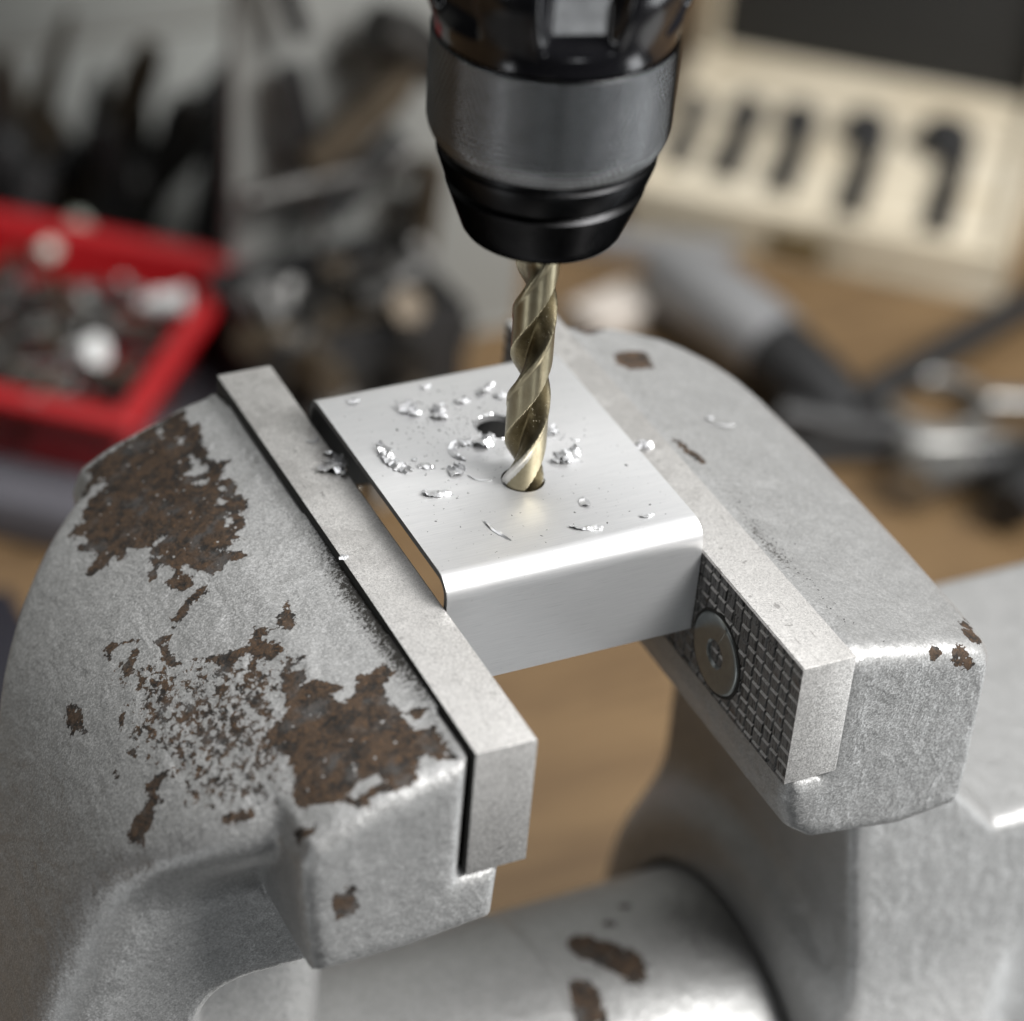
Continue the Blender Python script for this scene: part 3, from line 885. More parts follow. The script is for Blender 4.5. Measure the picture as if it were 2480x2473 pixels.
for side, (xi, xo) in {'l': (-0.0, -10.6), 'r': (48.0, 58.2)}.items():
    k, shell, lit_slope = jaw_plate(xi, xo, YF if side == 'l' else -34.2, YB, -25.3 if side == 'l' else -24.7, True)
    bm = bmesh.new()
    vv = [bm.verts.new(p) for p in shell[0]]
    for f in shell[1]:
        bm.faces.new([vv[i] for i in f])
    bmesh.ops.recalc_face_normals(bm, faces=bm.faces[:])
    # bevel only the crisp outer edges
    ed = [e_ for e_ in bm.edges if len(e_.link_faces) == 2 and e_.calc_face_angle(0) > 1.2]
    bmesh.ops.bevel(bm, geom=ed, offset=0.35, segments=2, affect='EDGES', profile=0.5)
    bmesh.ops.triangulate(bm, faces=[f for f in bm.faces if len(f.verts) > 4])
    bm.verts.index_update()
    sd_ = ([tuple(v.co) for v in bm.verts], [tuple(v.index for v in f.verts) for f in bm.faces])
    bm.free()
    V, F = join(sd_, k)
    me = mesh_from('jaw_plate', shift(V, VB), F, MAT['plate'], 25)
    me.materials.append(MAT['knurl'])
    nk = len(sd_[1])
    if side == 'l':
        me.materials.append(MAT['nearblack'])
        for p in me.polygons:
            if p.index < nk and p.normal.x < -0.8:
                p.material_index = 2  # groove-side wall of the left plate is near-black
    for p in me.polygons:
        if p.index >= nk and True:
            p.material_index = 0 if lit_slope[p.index - nk] else 1  # light on the up-facing slopes is painted with the brighter steel
            p.use_smooth = False
    plate = obj('jaw_plate', me, vice)
    if side == 'r':
        # countersunk socket screw, slightly recessed
        c = np.array((48.0, -8.8, -15.7))
        R0 = 7.55
        hexr = 2.6
        prof = [(R0 + 0.1, 0.75), (R0 - 0.05, -0.16), (R0 - 0.3, -0.40), (R0 - 0.7, -0.48), (5.2, -0.46), (2.75, -0.44), (2.45, -0.15), (2.25, 0.25), (2.1, 2.6), (0.05, 3.0)]
        V, F = lathe_data(prof, 64, False)
        V = np.array(V)
        # a struck slot and a few worn stamped dots
        V, F = moved((V.tolist(), F), Matrix.Translation(c) @ Matrix.Rotation(math.pi / 2, 4, 'Y'))
        scr = obj('screw', mesh_from('screw', shift(V, VB), F, MAT['zinc'], 40), plate)
        V, F = lathe_data([(7.4, 0.5), (7.55, -0.14), (8.0, -0.16), (8.25, 0.25)], 64, False)
        V, F = moved((V, F), Matrix.Translation(c) @ Matrix.Rotation(math.pi / 2, 4, 'Y'))
        obj('gap_ring', mesh_from('gap_ring', shift(V, VB), F, MAT['nearblack'], 40), plate)  # near-black ring painted in for the dark gap round the screw
        rng2 = random.Random(3)
        bits = []
        for q in range(16):
            a = math.radians(100 + (q % 4) * 11); r = 4.0 + 0.75 * (q // 4)
            if rng2.random() < 0.25:
                continue
            w = 0.10 + 0.16 * rng2.random()
            yy, zz = r * math.cos(a), r * math.sin(a)
            bits.append(box_data(47.52, 47.75, c[1] + yy - w, c[1] + yy + w, c[2] + zz - 0.16, c[2] + zz + 0.16, 0.05, 1))
        bits.append(moved(box_data(-0.12, 0.12, -0.35, 0.35, -2.3, 2.3, 0.08, 1), Matrix.Translation((47.6, c[1] - 1.4, c[2] + 4.9)) @ Matrix.Rotation(0.45, 4, 'X')))
        V, F = join(*bits)
        obj('stamped_mark', mesh_from('stamped_mark', shift(V, VB), F, MAT['zinc'], 40), plate)

# ------------------------------------------------------------------ the aluminium channel being drilled
W, DEP, TOP, HGT, T, RB = 47.9, 60.2, 5.27, 21.9, 1.2, 4.0


def channel():
    prof = []
    z0 = TOP - HGT
    def arc(cy, cz, r, a0, a1, n=8):
        return [(cy + r * math.cos(a), cz + r * math.sin(a)) for a in np.linspace(a0, a1, n)]
    out = [(0, z0)] + arc(RB, TOP - RB, RB, math.pi, math.pi / 2) + arc(DEP - RB, TOP - RB, RB, math.pi / 2, 0) + [(DEP, z0)]
    r = RB - T
    inn = [(DEP - T, z0)] + arc(DEP - RB, TOP - RB, r, 0, math.pi / 2) + arc(RB, TOP - RB, r, math.pi / 2, math.pi) + [(T, z0)]
    loop = out + inn
    n = len(loop)
    x0, x1 = 0.06, W
    V = [(x0, y_, z_) for y_, z_ in loop] + [(x1, y_, z_) for y_, z_ in loop]
    F = [(i, (i + 1) % n, n + (i + 1) % n, n + i) for i in range(n)]
    m = n // 2
    for i in range(m - 1):
        F.append((i, n - 1 - i, n - 2 - i, i + 1)[::-1])
        F.append((n + i, n + i + 1, 2 * n - 2 - i, 2 * n - 1 - i)[::-1])
    return V, F


V, F = channel()
bm = bmesh.new()
vv = [bm.verts.new(p) for p in V]
for f in F:
    bm.faces.new([vv[i] for i in f])
bmesh.ops.recalc_face_normals(bm, faces=bm.faces[:])
me0 = bpy.data.meshes.new('channel_raw'); bm.to_mesh(me0); bm.free()
for v in me0.vertices:
    v.co *= S
tmp = bpy.data.objects.new('tmp_channel', me0); COL.objects.link(tmp)
HOLES = ((24.5, 22.9, 3.8), (27.2, 39.2, 3.75))
cuts = []
for hx, hy, hr in HOLES:
    Vc, Fc = lathe_data([(hr, -4), (hr, 12)], 96)
    mc = mesh_from('cut', [(a + hx, b + hy, c) for a, b, c in Vc], Fc, MAT['alu'])
    oc = bpy.data.objects.new('tmp_cut', mc); COL.objects.link(oc); cuts.append(oc)
    md = tmp.modifiers.new('b', 'BOOLEAN'); md.operation = 'DIFFERENCE'; md.object = oc; md.solver = 'EXACT'
bpy.context.view_layer.update()
ev = tmp.evaluated_get(bpy.context.evaluated_depsgraph_get())
me = bpy.data.meshes.new_from_object(ev)
for q in cuts + [tmp]:
    bpy.data.objects.remove(q)
me.materials.clear(); me.materials.append(MAT['alu'])
me.polygons.foreach_set('use_smooth', np.ones(len(me.polygons), bool))
me.set_sharp_from_angle(angle=math.radians(32))
me.name = 'aluminium_channel'
me.materials.append(MAT['alushade'])
for p in me.polygons:  # shade on inner faces and left cut edges is painted by material
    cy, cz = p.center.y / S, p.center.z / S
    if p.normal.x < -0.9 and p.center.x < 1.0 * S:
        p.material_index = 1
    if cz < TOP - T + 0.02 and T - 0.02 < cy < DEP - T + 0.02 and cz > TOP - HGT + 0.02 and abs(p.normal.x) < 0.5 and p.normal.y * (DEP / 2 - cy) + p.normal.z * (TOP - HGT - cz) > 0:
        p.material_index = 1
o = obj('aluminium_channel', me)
hx, hy, hr = HOLES[1]
V, F = [], []
rb_ = random.Random(8)
nb_ = 90
for i in range(nb_):
    a = 2 * math.pi * i / nb_
    q = rb_.random() ** 2 * (1.0 if math.sin(a) > -0.3 else 0.5)
    for rr_, zz in ((hr + 0.02, TOP + 0.01), (hr + 0.30 + 0.35 * q, TOP + 0.02), (hr + 0.06 + 0.2 * rb_.random(), TOP + 0.10 + 0.55 * q)):
        V.append((hx + rr_ * math.cos(a), hy + rr_ * math.sin(a), zz))
for i in range(nb_):
    k = (i + 1) % nb_
    F += [(3 * i, 3 * k, 3 * k + 2, 3 * i + 2), (3 * i + 2, 3 * k + 2, 3 * k + 1, 3 * i + 1)]
obj('burr', mesh_from('burr', V, F, MAT['foil'], 15), o)
tag(o, 'bright brushed aluminium U channel with two drilled holes, clamped between the vice jaws', 'metal channel')

# ------------------------------------------------------------------ drill bit and chuck
AX = Vector((24.55, 22.9, 0))
tilt = Vector((0.0148, -0.0065, -1.0)).normalized()      # the spindle leans a little
trot = Vector((0, 0, 1)).rotation_difference(-tilt).to_euler()
R_, LEAD = 3.72, 35.0
nseg = 144
zs_ = np.concatenate([np.linspace(-3.0, 0, 5), np.linspace(0.35, 66, 200)])
V = []; flute = []; margin = []
PH0 = math.radians(PHASE)
for zz in zs_:
    fade = np.clip((53.0 - zz) / 8.0, 0, 1)
    for i in range(nseg):
        th = 2 * math.pi * i / nseg
        ph = (th - PH0 - 2 * math.pi * zz / LEAD) % math.pi
        u = ph / math.pi
        land = 0.50
        if u < 0.07:
            r = R_; fl = 0; mg = 1
        elif u < land:
            k = min(1, (u - 0.07) / 0.03)
            r = R_ * (1 - 0.035 * k * fade); fl = 0; mg = 1 if u < 0.16 else 0
        else:
            q = (u - land) / (1 - land)
            s = math.sin(math.pi * min(1, max(0, q ** 0.8))) ** 0.75
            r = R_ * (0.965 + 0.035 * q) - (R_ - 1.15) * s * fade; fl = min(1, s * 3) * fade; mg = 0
        if zz < 0:
            r *= max(0.03, 1 + zz / 3.0)
        V.append((r * math.cos(th), r * math.sin(th), zz)); flute.append(fl); margin.append(mg)
F = []
for j in range(len(zs_) - 1):
    for i in range(nseg):
        k = (i + 1) % nseg
        F.append((j * nseg + i, j * nseg + k, (j + 1) * nseg + k, (j + 1) * nseg + i))
F.append(tuple(reversed(range(nseg)))); F.append(tuple((len(zs_) - 1) * nseg + i for i in range(nseg)))
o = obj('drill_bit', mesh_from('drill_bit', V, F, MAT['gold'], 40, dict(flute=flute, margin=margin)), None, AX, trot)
tag(o, 'straw gold twist drill bit standing in the front hole of the channel', 'drill bit')

chuck = thing('drill_chuck', AX, 'black drill chuck with a dotted grip band, above the vice, gripping the gold bit', 'drill chuck', rot=trot)


def ring(name, prof, mat, n=128, sm=35):
    return obj(name, mesh_from(name, *lathe_data(prof, n, False), mat, sm), chuck)


ring('nose_cone', [(3.9, 56.2), (3.9, 55.2), (11.8, 55.2), (12.6, 55.5), (13.1, 56.2), (13.6, 57.6), (15.9, 63.6), (16.1, 64.2), (15.6, 64.6), (15.3, 65.0), (15.6, 65.5), (16.5, 65.9),
                   (17.6, 69.2), (17.7, 70.2), (17.2, 70.6), (17.2, 71.2), (17.2, 74)], MAT['chuck'])
# dotted band: round studs raised from a dark ring
rows, around = 17, 104
nz, na = rows * 6, around * 6
V = np.zeros((nz + 1, na, 3)); zlo, zhi = 71.4, 90.4
for j in range(nz + 1):
    zt = j / nz
    zz = zlo + (zhi - zlo) * zt
    rb = 19.25 - 1.9 * max(0, 1 - zt / 0.24) ** 2.0
    row = zt * rows
    rr = math.floor(min(row, rows - 1e-6))
    fv = row - rr - 0.5
    a = np.arange(na) / na * around + (0.5 if rr % 2 else 0)
    fu = a - np.floor(a) - 0.5
    d = np.sqrt((fu * 1.16) ** 2 + (fv * 1.1) ** 2)
    hgt = np.clip(1 - (d / 0.5) ** 2, 0, 1) ** 0.5 * 0.22
    th = np.arange(na) / na * 2 * np.pi
    V[j, :, 0] = (rb + hgt) * np.cos(th); V[j, :, 1] = (rb + hgt) * np.sin(th); V[j, :, 2] = zz
I = np.arange((nz + 1) * na).reshape(nz + 1, na)
Q = np.stack([I[:-1], np.roll(I[:-1], -1, 1), np.roll(I[1:], -1, 1), I[1:]], -1).reshape(-1, 4)
obj('grip_band', mesh_from('grip_band', V.reshape(-1, 3), Q, MAT['dots'], 180), chuck)
ring('lower_lip', [(16.8, 71.0), (17.3, 71.1), (17.5, 71.5), (17.2, 72.2)], MAT['chuck'])
# fluted plastic sleeve
nz, na = 60, 288
V = np.zeros((nz + 1, na, 3))
for j in range(nz + 1):
    zz = 90.0 + 44.0 * j / nz
    t = np.clip((zz - 90.0) / 18.0, 0, 1)
    t = t * t * (3 - 2 * t)
    rb = 19.0 + 5.2 * t + (-0.9 if zz < 90.6 else 0)
    th = np.arange(na) / na * 2 * np.pi
    fl = np.cos(6 * (th - math.radians(FLUTE_PHASE)))
    dep = np.clip((zz - 94.0) / 3.5, 0, 1)
    dep = dep * dep * (3 - 2 * dep)
    wgt = np.clip(0.5 + 2.2 * (fl + 0.05), 0, 1)
    wgt = wgt * wgt * (3 - 2 * wgt) * dep
    # the flutes are flat facets that stay upright while the ribs flare out
    facet = 18.4 / np.cos(np.clip((((th - math.radians(FLUTE_PHASE)) + math.pi / 6) % (math.pi / 3)) - math.pi / 6, -0.5, 0.5))
    r = rb * (1 - wgt) + np.minimum(facet, rb) * wgt
    V[j, :, 0] = r * np.cos(th); V[j, :, 1] = r * np.sin(th); V[j, :, 2] = zz
I = np.arange((nz + 1) * na).reshape(nz + 1, na)
Q = np.stack([I[:-1], np.roll(I[:-1], -1, 1), np.roll(I[1:], -1, 1), I[1:]], -1).reshape(-1, 4)
obj('fluted_sleeve', mesh_from('fluted_sleeve', V.reshape(-1, 3), Q, MAT['blackgloss'], 50), chuck)
ring('spindle_collar', [(0.1, 133.5), (22.5, 133.5), (22.5, 160), (18, 166), (0.1, 166)], MAT['blackgloss'])

# ------------------------------------------------------------------ swarf
def swarf_data(seed, length, width, curl, jag, rise=0.3, nl=26, nw=2, twist=0.0, thick=0.08):
    """a torn ribbon of metal: curled along its length, crumpled and saw-toothed along one side"""
    r = random.Random(seed)
    P = []
    ang = -curl / 2; px = py = 0.0
    ds = length / nl
    spine = []
    for i in range(nl + 1):
        spine.append((px, py, ang))
        px += ds * math.cos(ang); py += ds * math.sin(ang)
        ang += curl / nl + r.uniform(-0.5, 0.5) * jag * 0.35
    mx = sum(s[0] for s in spine) / len(spine); my = sum(s[1] for s in spine) / len(spine)
    bot = []
    for i, (x_, y_, a) in enumerate(spine):
        t = i / nl
        env = math.sin(math.pi * min(1, 0.12 + 0.88 * t) ** 0.8) ** 0.5 if i < nl else 0.25
        wloc = width * max(0.22, env) * (1 + jag * r.choice((-0.5, -0.3, 0.0, 0.5)) * r.random())
        tw = twist * 2.4 * (t - 0.4) + r.uniform(-0.5, 0.5) * jag
        for j in range(nw + 1):
            s = j / nw - 0.5
            sp_ = wloc * (1 + (r.uniform(0, 1.1) * jag if (j == nw and r.random() < 0.4) else 0))
            ox = -math.sin(a) * s * sp_ * math.cos(tw); oy = math.cos(a) * s * sp_ * math.cos(tw)
            up = (s * math.sin(tw) + 0.5 * abs(math.sin(tw))) * wloc * 0.8 + 0.35 * rise * (0.5 - abs(s)) * width + (r.random() ** 2) * jag * 0.16 * width
            P.append(Vector((x_ - mx + ox + r.uniform(-1, 1) * jag * 0.05 * width, y_ - my + oy, 0.10 + up)))
    n1 = nw + 1
    Fq = [(i * n1 + j, (i + 1) * n1 + j, (i + 1) * n1 + j + 1, i * n1 + j + 1) for i in range(nl) for j in range(nw)]
    m = len(P)
    low = [(p.x, p.y, max(0.01, p.z - thick)) for p in P]
    Vq = [tuple(p) for p in P] + low
    Fq += [tuple(reversed([k + m for k in f])) for f in Fq]
    rim = [j for j in range(n1)] + [i * n1 + nw for i in range(1, nl + 1)] + [nl * n1 + j for j in range(nw - 1, -1, -1)] + [i * n1 for i in range(nl - 1, 0, -1)]
    for a_, b_ in zip(rim, rim[1:] + rim[:1]):
        Fq.append((b_, a_, a_ + m, b_ + m))
    return Vq, Fq


def swarf_mesh(seed, length, width, curl, jag, rise=0.3, nl=26, twist=0.0):
    d = [swarf_data(seed, length, width, curl, jag, rise, nl, twist=twist)]
    if width > 2.1:                      # the big ones are folded from several torn strips
        for k in range(2):
            rk = random.Random(seed * 7 + k)
            e = swarf_data(seed + 500 + k, length * rk.uniform(0.45, 0.7), width * rk.uniform(0.5, 0.8), curl * rk.uniform(0.3, 0.9), jag, rise, max(8, nl // 2), twist=twist + rk.uniform(-0.5, 0.8))
            m = Matrix.Translation((rk.uniform(-0.25, 0.25) * length, rk.uniform(-0.35, 0.35) * width if curl < 3 else -0.3 * width, rk.uniform(0.05, 0.3) * width * 0.4)) @ Matrix.Rotation(rk.uniform(-0.9, 0.9), 4, 'Z') @ Matrix.Rotation(rk.uniform(-0.35, 0.35), 4, 'X')
            d.append(moved(e, m))
    return mesh_from('metal_swarf', *join(*d), MAT['foil'], 12)


CHIPS = [
    # x, y, z, length, width, curl, jag, rise, heading deg, twist, label
    (-1.5, 45.1, 0, 10.5, 2.5, 4.3, 0.9, 0.5, 60, 0.6, 'large C-shaped white swarf curl lying on the left jaw plate beside the channel'),
    (-1.9, 52.9, 0, 3.2, 0.7, 2.6, 0.15, 0.3, 20, 0.2, 'small smooth swarf curl on the left jaw plate, behind the large C-shaped one'),
    (5.3, 35.6, 5.27, 10.2, 2.3, 0.7, 1.1, 0.6, -80, 0.7, 'long saw-toothed swarf strip near the left edge of the channel'),
    (10.4, 31.8, 5.27, 2.9, 1.7, 0.3, 0.8, 0.5, -40, 0.3, 'small bristly swarf fragment just right of the long saw-toothed strip'),
    (14.8, 28.8, 5.27, 3.6, 2.2, 0.5, 1.2, 0.6, 10, 0.5, 'jagged white swarf clump left of the hole with the drill bit'),
    (16.9, 33.9, 5.27, 6.4, 1.5, 2.1, 0.22, 0.5, -95, 0.8, 'smooth crescent of swarf in front of the rear hole'),
    (22.9, 34.9, 5.27, 5.2, 2.6, 0.8, 0.8, 0.8, 10, 1.0, 'crumpled foil-like swarf heap at the front lip of the rear hole'),
    (14.8, 48.9, 5.27, 4.8, 3.0, 0.7, 0.5, 0.5, -50, 0.4, 'fan-shaped grey swarf flake left of the rear hole'),
    (19.4, 46.6, 5.27, 5.4, 2.4, 1.1, 0.7, 0.6, 55, 0.8, 'arched swarf curl with a bright lower half, behind and left of the rear hole'),
    (25.0, 48.7, 5.27, 3.2, 1.9, 0.6, 0.5, 0.5, 10, 0.3, 'dull grey swarf fragment behind the rear hole'),
    (30.3, 50.4, 5.27, 5.2, 1.5, 0.9, 1.3, 0.6, 30, 0.6, 'spiky branching swarf sliver near the rear bend of the channel, left of the bit'),
    (6.4, 54.8, 5.27, 2.4, 1.5, 0.6, 0.7, 0.6, 0, 0.3, 'lone swarf crumb at the far left corner of the channel'),
    (20.6, 55.2, 5.27, 2.2, 1.4, 0.3, 0.2, 0.7, 0, 0.2, 'small white swarf flake on the rear bend of the channel'),
    (17.4, 25.4, 5.27, 4.6, 0.35, 1.2, 0.3, 0.8, -35, 0.9, 'hair-thin wavy swarf thread left of the drilled front hole'),
    (8.6, 23.7, 5.27, 4.9, 2.0, 0.25, 0.55, 0.5, -12, 0.5, 'arrow-shaped swarf flake near the left edge, in front of the others'),
    (13.8, 10.5, 5.27, 6.8, 0.8, 0.25, 0.4, 0.7, -77, 0.6, 'long narrow swarf shard lying alone towards the front bend'),
    (34.7, 26.1, 5.27, 6.8, 2.7, 0.5, 1.1, 0.8, 5, 0.8, 'large crumpled swarf cluster right of the drill bit'),
    (31.4, 13.1, 5.27, 2.6, 2.0, 0.9, 0.3, 0.9, 80, 0.4, 'small three-cornered swarf chip right of the bit towards the front bend'),
    (28.4, 6.3, 5.27, 5.8, 1.2, 0.35, 0.5, 0.7, -20, 0.9, 'glossy folded swarf strip resting on the front bend'),
    (39.9, 6.0, 5.27, 2.9, 0.8, 1.0, 0.5, 0.5, -10, 0.5, 'thin swarf sliver near the front right corner of the channel'),
    (35.9, 34.6, 5.27, 3.9, 1.8, 0.6, 1.0, 0.6, 40, 0.5, 'bright swarf fragment partly hidden just right of the bit'),
    (53.1, 31.3, 0, 3.3, 2.2, 0.6, 1.2, 0.5, 0, 0.3, 'fluffy white swarf flake on the right jaw plate'),
    (38.4, 30.9, 5.27, 1.6, 0.4, 1.5, 0.3, 0.6, -50, 0.3, 'tiny swarf curl right of the bit, beyond the large cluster'),
    (32.0, 47.8, 5.27, 2.5, 1.6, 0.5, 0.9, 0.6, 20, 0.4, 'small frayed swarf flake against the left side of the bit'),
    (20.0, 36.4, 5.27, 3.4, 1.3, 0.4, 1.3, 0.5, 15, 0.4, 'ragged grey swarf scraps between the crescent and the rear hole'),
    (-10.2, 19.0, -0.1, 1.8, 1.2, 0.5, 0.9, 0.6, 0, 0.2, 'tiny bright swarf crumb on the edge of the left jaw plate groove'),
    (70.5, 37.8, -1.6, 1.3, 1.0, 0.6, 0.3, 0.8, 0, 0.2, 'tiny white bead of swarf on the broad right jaw'),
    (71.9, 35.6, -2.0, 4.6, 0.3, 0.9, 0.2, 0.4, -25, 0.3, 'fine dark swarf hair lying beside the white bead on the right jaw'),
    (36.9, 32.3, 5.27, 2.4, 0.35, 0.2, 0.2, 0.4, 45, 0.2, 'straight swarf needle right of the bit, between the cluster and the hidden fragment'),
    (9.2, 34.6, 5.27, 1.2, 0.9, 1.2, 0.6, 0.8, 0, 0.2, 'rolled swarf grain between the long strip and the bristly fragment'),
]
for i, (x_, y_, z_, ln, wd, cu, jg, rs, hd, tw, lab) in enumerate(CHIPS):
    me = swarf_mesh(100 + i, ln, wd, cu, jg, rs, twist=tw, nl=max(9, int(ln * 2.6)))
    o = obj('metal_swarf', me, None, (x_, y_, z_ + 0.02), (0, 0, math.radians(hd)))
    tag(o, lab, 'swarf', 'swarf chips from the drilled channel')

# filings too small to count
V, F = [], []
rr = random.Random(11)


def grain(x_, y_, z_, s):
    b = len(V)
    a = rr.random() * 6.28
    e = rr.uniform(0.6, 2.2)
    for k in range(5):
        t = a + k * 2 * math.pi / 5
        q = s * rr.uniform(0.6, 1.2)
        dx, dy = q * e * math.cos(t), q * math.sin(t)
        V.append((x_ + dx * math.cos(a) - dy * math.sin(a), y_ + dx * math.sin(a) + dy * math.cos(a), z_ + 0.01))
    V.append((x_, y_, z_ + s * rr.uniform(0.5, 1.1)))
    for k in range(5):
        F.append((b + k, b + (k + 1) % 5, b + 5))


for _ in range(420):
    if rr.random() < 0.62:
        x_ = rr.gauss(21, 5.5); y_ = rr.gauss(43, 5.5)
    else:
        x_ = rr.uniform(2, 46); y_ = rr.uniform(4.5, 54)
    if not (1 < x_ < 47 and 4.2 < y_ < 54):
        continue
    if any((x_ - hx) ** 2 + (y_ - hy) ** 2 < (hr + 0.2) ** 2 for hx, hy, hr in HOLES):
        continue
    grain(x_, y_, TOP, rr.uniform(0.05, 0.15) if rr.random() < 0.9 else rr.uniform(0.15, 0.24))
o = obj('metal_filings', mesh_from('metal_filings', V, F, MAT['grit']))
o['kind'] = 'stuff'; o['label'] = 'fine grey filings scattered over the channel'
V, F = [], []
for _ in range(260):
    y_ = rr.gauss(0, 13)
    x_ = 59.4 + abs(rr.gauss(0, 1.6)) + 0.3
    if -33 < y_ < 25:
        grain(x_, y_, float(-0.05 - max(0, x_ - 60) * 0.20), rr.uniform(0.06, 0.2))
o = obj('grit', mesh_from('grit', V, F, MAT['foam']))
o['kind'] = 'stuff'; o['label'] = 'black grit along the seam of the right jaw plate'

o = obj('dark_case', mesh_from('dark_case', *box_data(-80, 15, 236, 312, 0, 9, 2, 3), MAT['navy'], 40), None, (0, 0, BZ))
tag(o, 'dark navy flat case on the bench at the left edge, below the grey case', 'case')

# ------------------------------------------------------------------ red tray with small hardware
ang = math.atan2(0.76, 0.64)
RT = (58, 332, -213)
tray = thing('red_tray', RT, 'red plastic tray full of loose screws, behind the rusty jaw', 'tray', rot=(0, 0, ang))
L, Wd, H = 100, 190, 28          # along the near-right side, away to the left, height


def tray_shell():
    b = bmesh.new()
    def loop(i, zz):
        return [b.verts.new(p) for p in ((i, i, zz), (L - i, i, zz), (L - i, Wd - i, zz), (i, Wd - i, zz))]
    a0 = loop(6, 0); a1 = loop(1.5, H - 4); a2 = loop(-3.5, H - 4); a3 = loop(-3.5, H); a4 = loop(4.5, H); a5 = loop(8.5, 3)
    b.faces.new(a0[::-1])
    for p, q in ((a0, a1), (a1, a2), (a2, a3), (a3, a4), (a4, a5)):
        for i in range(4):
            b.faces.new((p[i], p[(i + 1) % 4], q[(i + 1) % 4], q[i]))
    b.faces.new(a5)
    bmesh.ops.recalc_face_normals(b, faces=b.faces[:])
    bmesh.ops.bevel(b, geom=b.edges[:], offset=1.4, segments=3, affect='EDGES', profile=0.5)
    b.verts.index_update()
    r = [tuple(v.co) for v in b.verts], [tuple(v.index for v in f.verts) for f in b.faces]
    b.free()
    return r


obj('tray_body', mesh_from('tray_body', *tray_shell(), MAT['red'], 40), tray)
slab = obj('grey_case', mesh_from('grey_case', *box_data(-14, 112, -16, 208, 0, 16.6, 3, 3), MAT['bluegrey'], 40), None, (58, 332, BZ), (0, 0, ang))
tag(slab, 'flat blue grey case lying under the red tray', 'case')


def screw_mesh(length, r, head):
    pr = [(0.05, 0), (r * 0.5, 1.2)]
    zz = 1.2
    while zz < length - 1.0:
        pr += [(r * 0.72, zz + 0.45), (r, zz + 0.9)]
        zz += 1.1
    pr += [(r * 0.8, length), (head, length + r * 0.7), (head, length + r * 1.1), (head * 0.6, length + r * 1.4), (0.05, length + r * 1.5)]
    return lathe_data(pr, 12, False)


kinds = [screw_mesh(13, 1.3, 2.6), screw_mesh(18, 1.5, 3.0), screw_mesh(8, 1.7, 3.3)]


def nut_data(r, h):
    V, F = [], []
    for rr_, zz in ((r * 0.55, 0), (r, 0.3), (r, h - 0.3), (r * 0.55, h)):
        for k in range(6):
            V.append((rr_ * math.cos(k * math.pi / 3), rr_ * math.sin(k * math.pi / 3), zz))
    for j in range(4):
        for k in range(6):
            q = (k + 1) % 6; j2 = (j + 1) % 4
            F.append((j * 6 + k, j * 6 + q, j2 * 6 + q, j2 * 6 + k))
    return V, F


TM = Matrix.Translation(Vector(RT)) @ Matrix.Rotation(ang, 4, 'Z')
proto = []
for kd in kinds:
    for mt in ('dullsteel', 'blacksteel', 'brownsteel'):
        proto.append((mesh_from('loose_screw', *kd, MAT[mt], 40), mt))
nut_me = {mt: mesh_from('loose_nut', *nut_data(4.2, 3.4), MAT[mt], 30) for mt in ('steel', 'blacksteel', 'yellow')}
rr = random.Random(21)
LABS = {'dullsteel': 'grey steel screw heaped with others in the red tray', 'blacksteel': 'black screw heaped with others in the red tray',
        'brownsteel': 'rusty brown screw heaped with others in the red tray'}
for i in range(290):
    me, mt = proto[rr.choice([0, 1, 2, 3, 4, 4, 5, 3, 6, 7, 7, 8, 1, 4])]
    p = TM @ Vector((rr.uniform(16, L - 16), rr.uniform(14, 150), rr.uniform(5, 20)))
    o = obj('loose_screw', me, None, p, (rr.uniform(1.1, 1.9), rr.uniform(-0.4, 0.4), rr.uniform(0, 6.28)))
    tag(o, LABS[mt], 'screw', 'loose screws in the red tray: ' + {'dullsteel': 'grey', 'blacksteel': 'black', 'brownsteel': 'brown'}[mt])
for i in range(26):
    mt = rr.choice(['steel', 'blacksteel'])
    p = TM @ Vector((rr.uniform(18, L - 18), rr.uniform(18, Wd - 30), rr.uniform(13, 18)))
    o = obj('loose_nut', nut_me[mt], None, p, (rr.uniform(-0.7, 0.7), rr.uniform(-0.7, 0.7), rr.uniform(0, 6)))
    tag(o, ('grey' if mt == 'steel' else 'black') + ' hexagon nut among the screws in the red tray', 'nut', 'nuts in the red tray: ' + mt.replace('steel', ''))


def wall_plug(mat, ln, r):
    pr = [(0.05, 0), (r * 0.6, 0.1), (r * 0.8, ln * 0.3), (r, ln * 0.32), (r, ln * 0.55), (r * 0.86, ln * 0.57), (r, ln * 0.6), (r, ln * 0.95), (r * 1.3, ln * 0.96), (r * 1.3, ln), (0.05, ln)]
    return mesh_from('wall_plug', *lathe_data(pr, 14, False), MAT[mat], 35)


for (u_, v_, ln, r, mat, lab) in PLUGS:
    o = obj('wall_plug', wall_plug(mat, ln, r), None, (u_[0], u_[1], u_[2]), v_)
    tag(o, lab, 'wall plug')

# ------------------------------------------------------------------ black bin with bolts, right of the red tray
bn = thing('black_bin', (112, 342, BZ), 'black storage bin heaped with bolts, right of the red tray', 'bin', rot=(0, 0, 0.12))


def open_box(lx, ly, h, t, mat, name, parent, lip=0.0):
    parts = [box_data(0, lx, 0, ly, 0, t, 0.3), box_data(0, t, 0, ly, t, h, 0.3), box_data(lx - t, lx, 0, ly, t, h, 0.3),
             box_data(t, lx - t, 0, t, t, h, 0.3), box_data(t, lx - t, ly - t, ly, t, h, 0.3)]
    return obj(name, mesh_from(name, *join(*parts), MAT[mat], 30), parent)


open_box(66, 52, 52, 2.4, 'black', 'bin_body', bn)


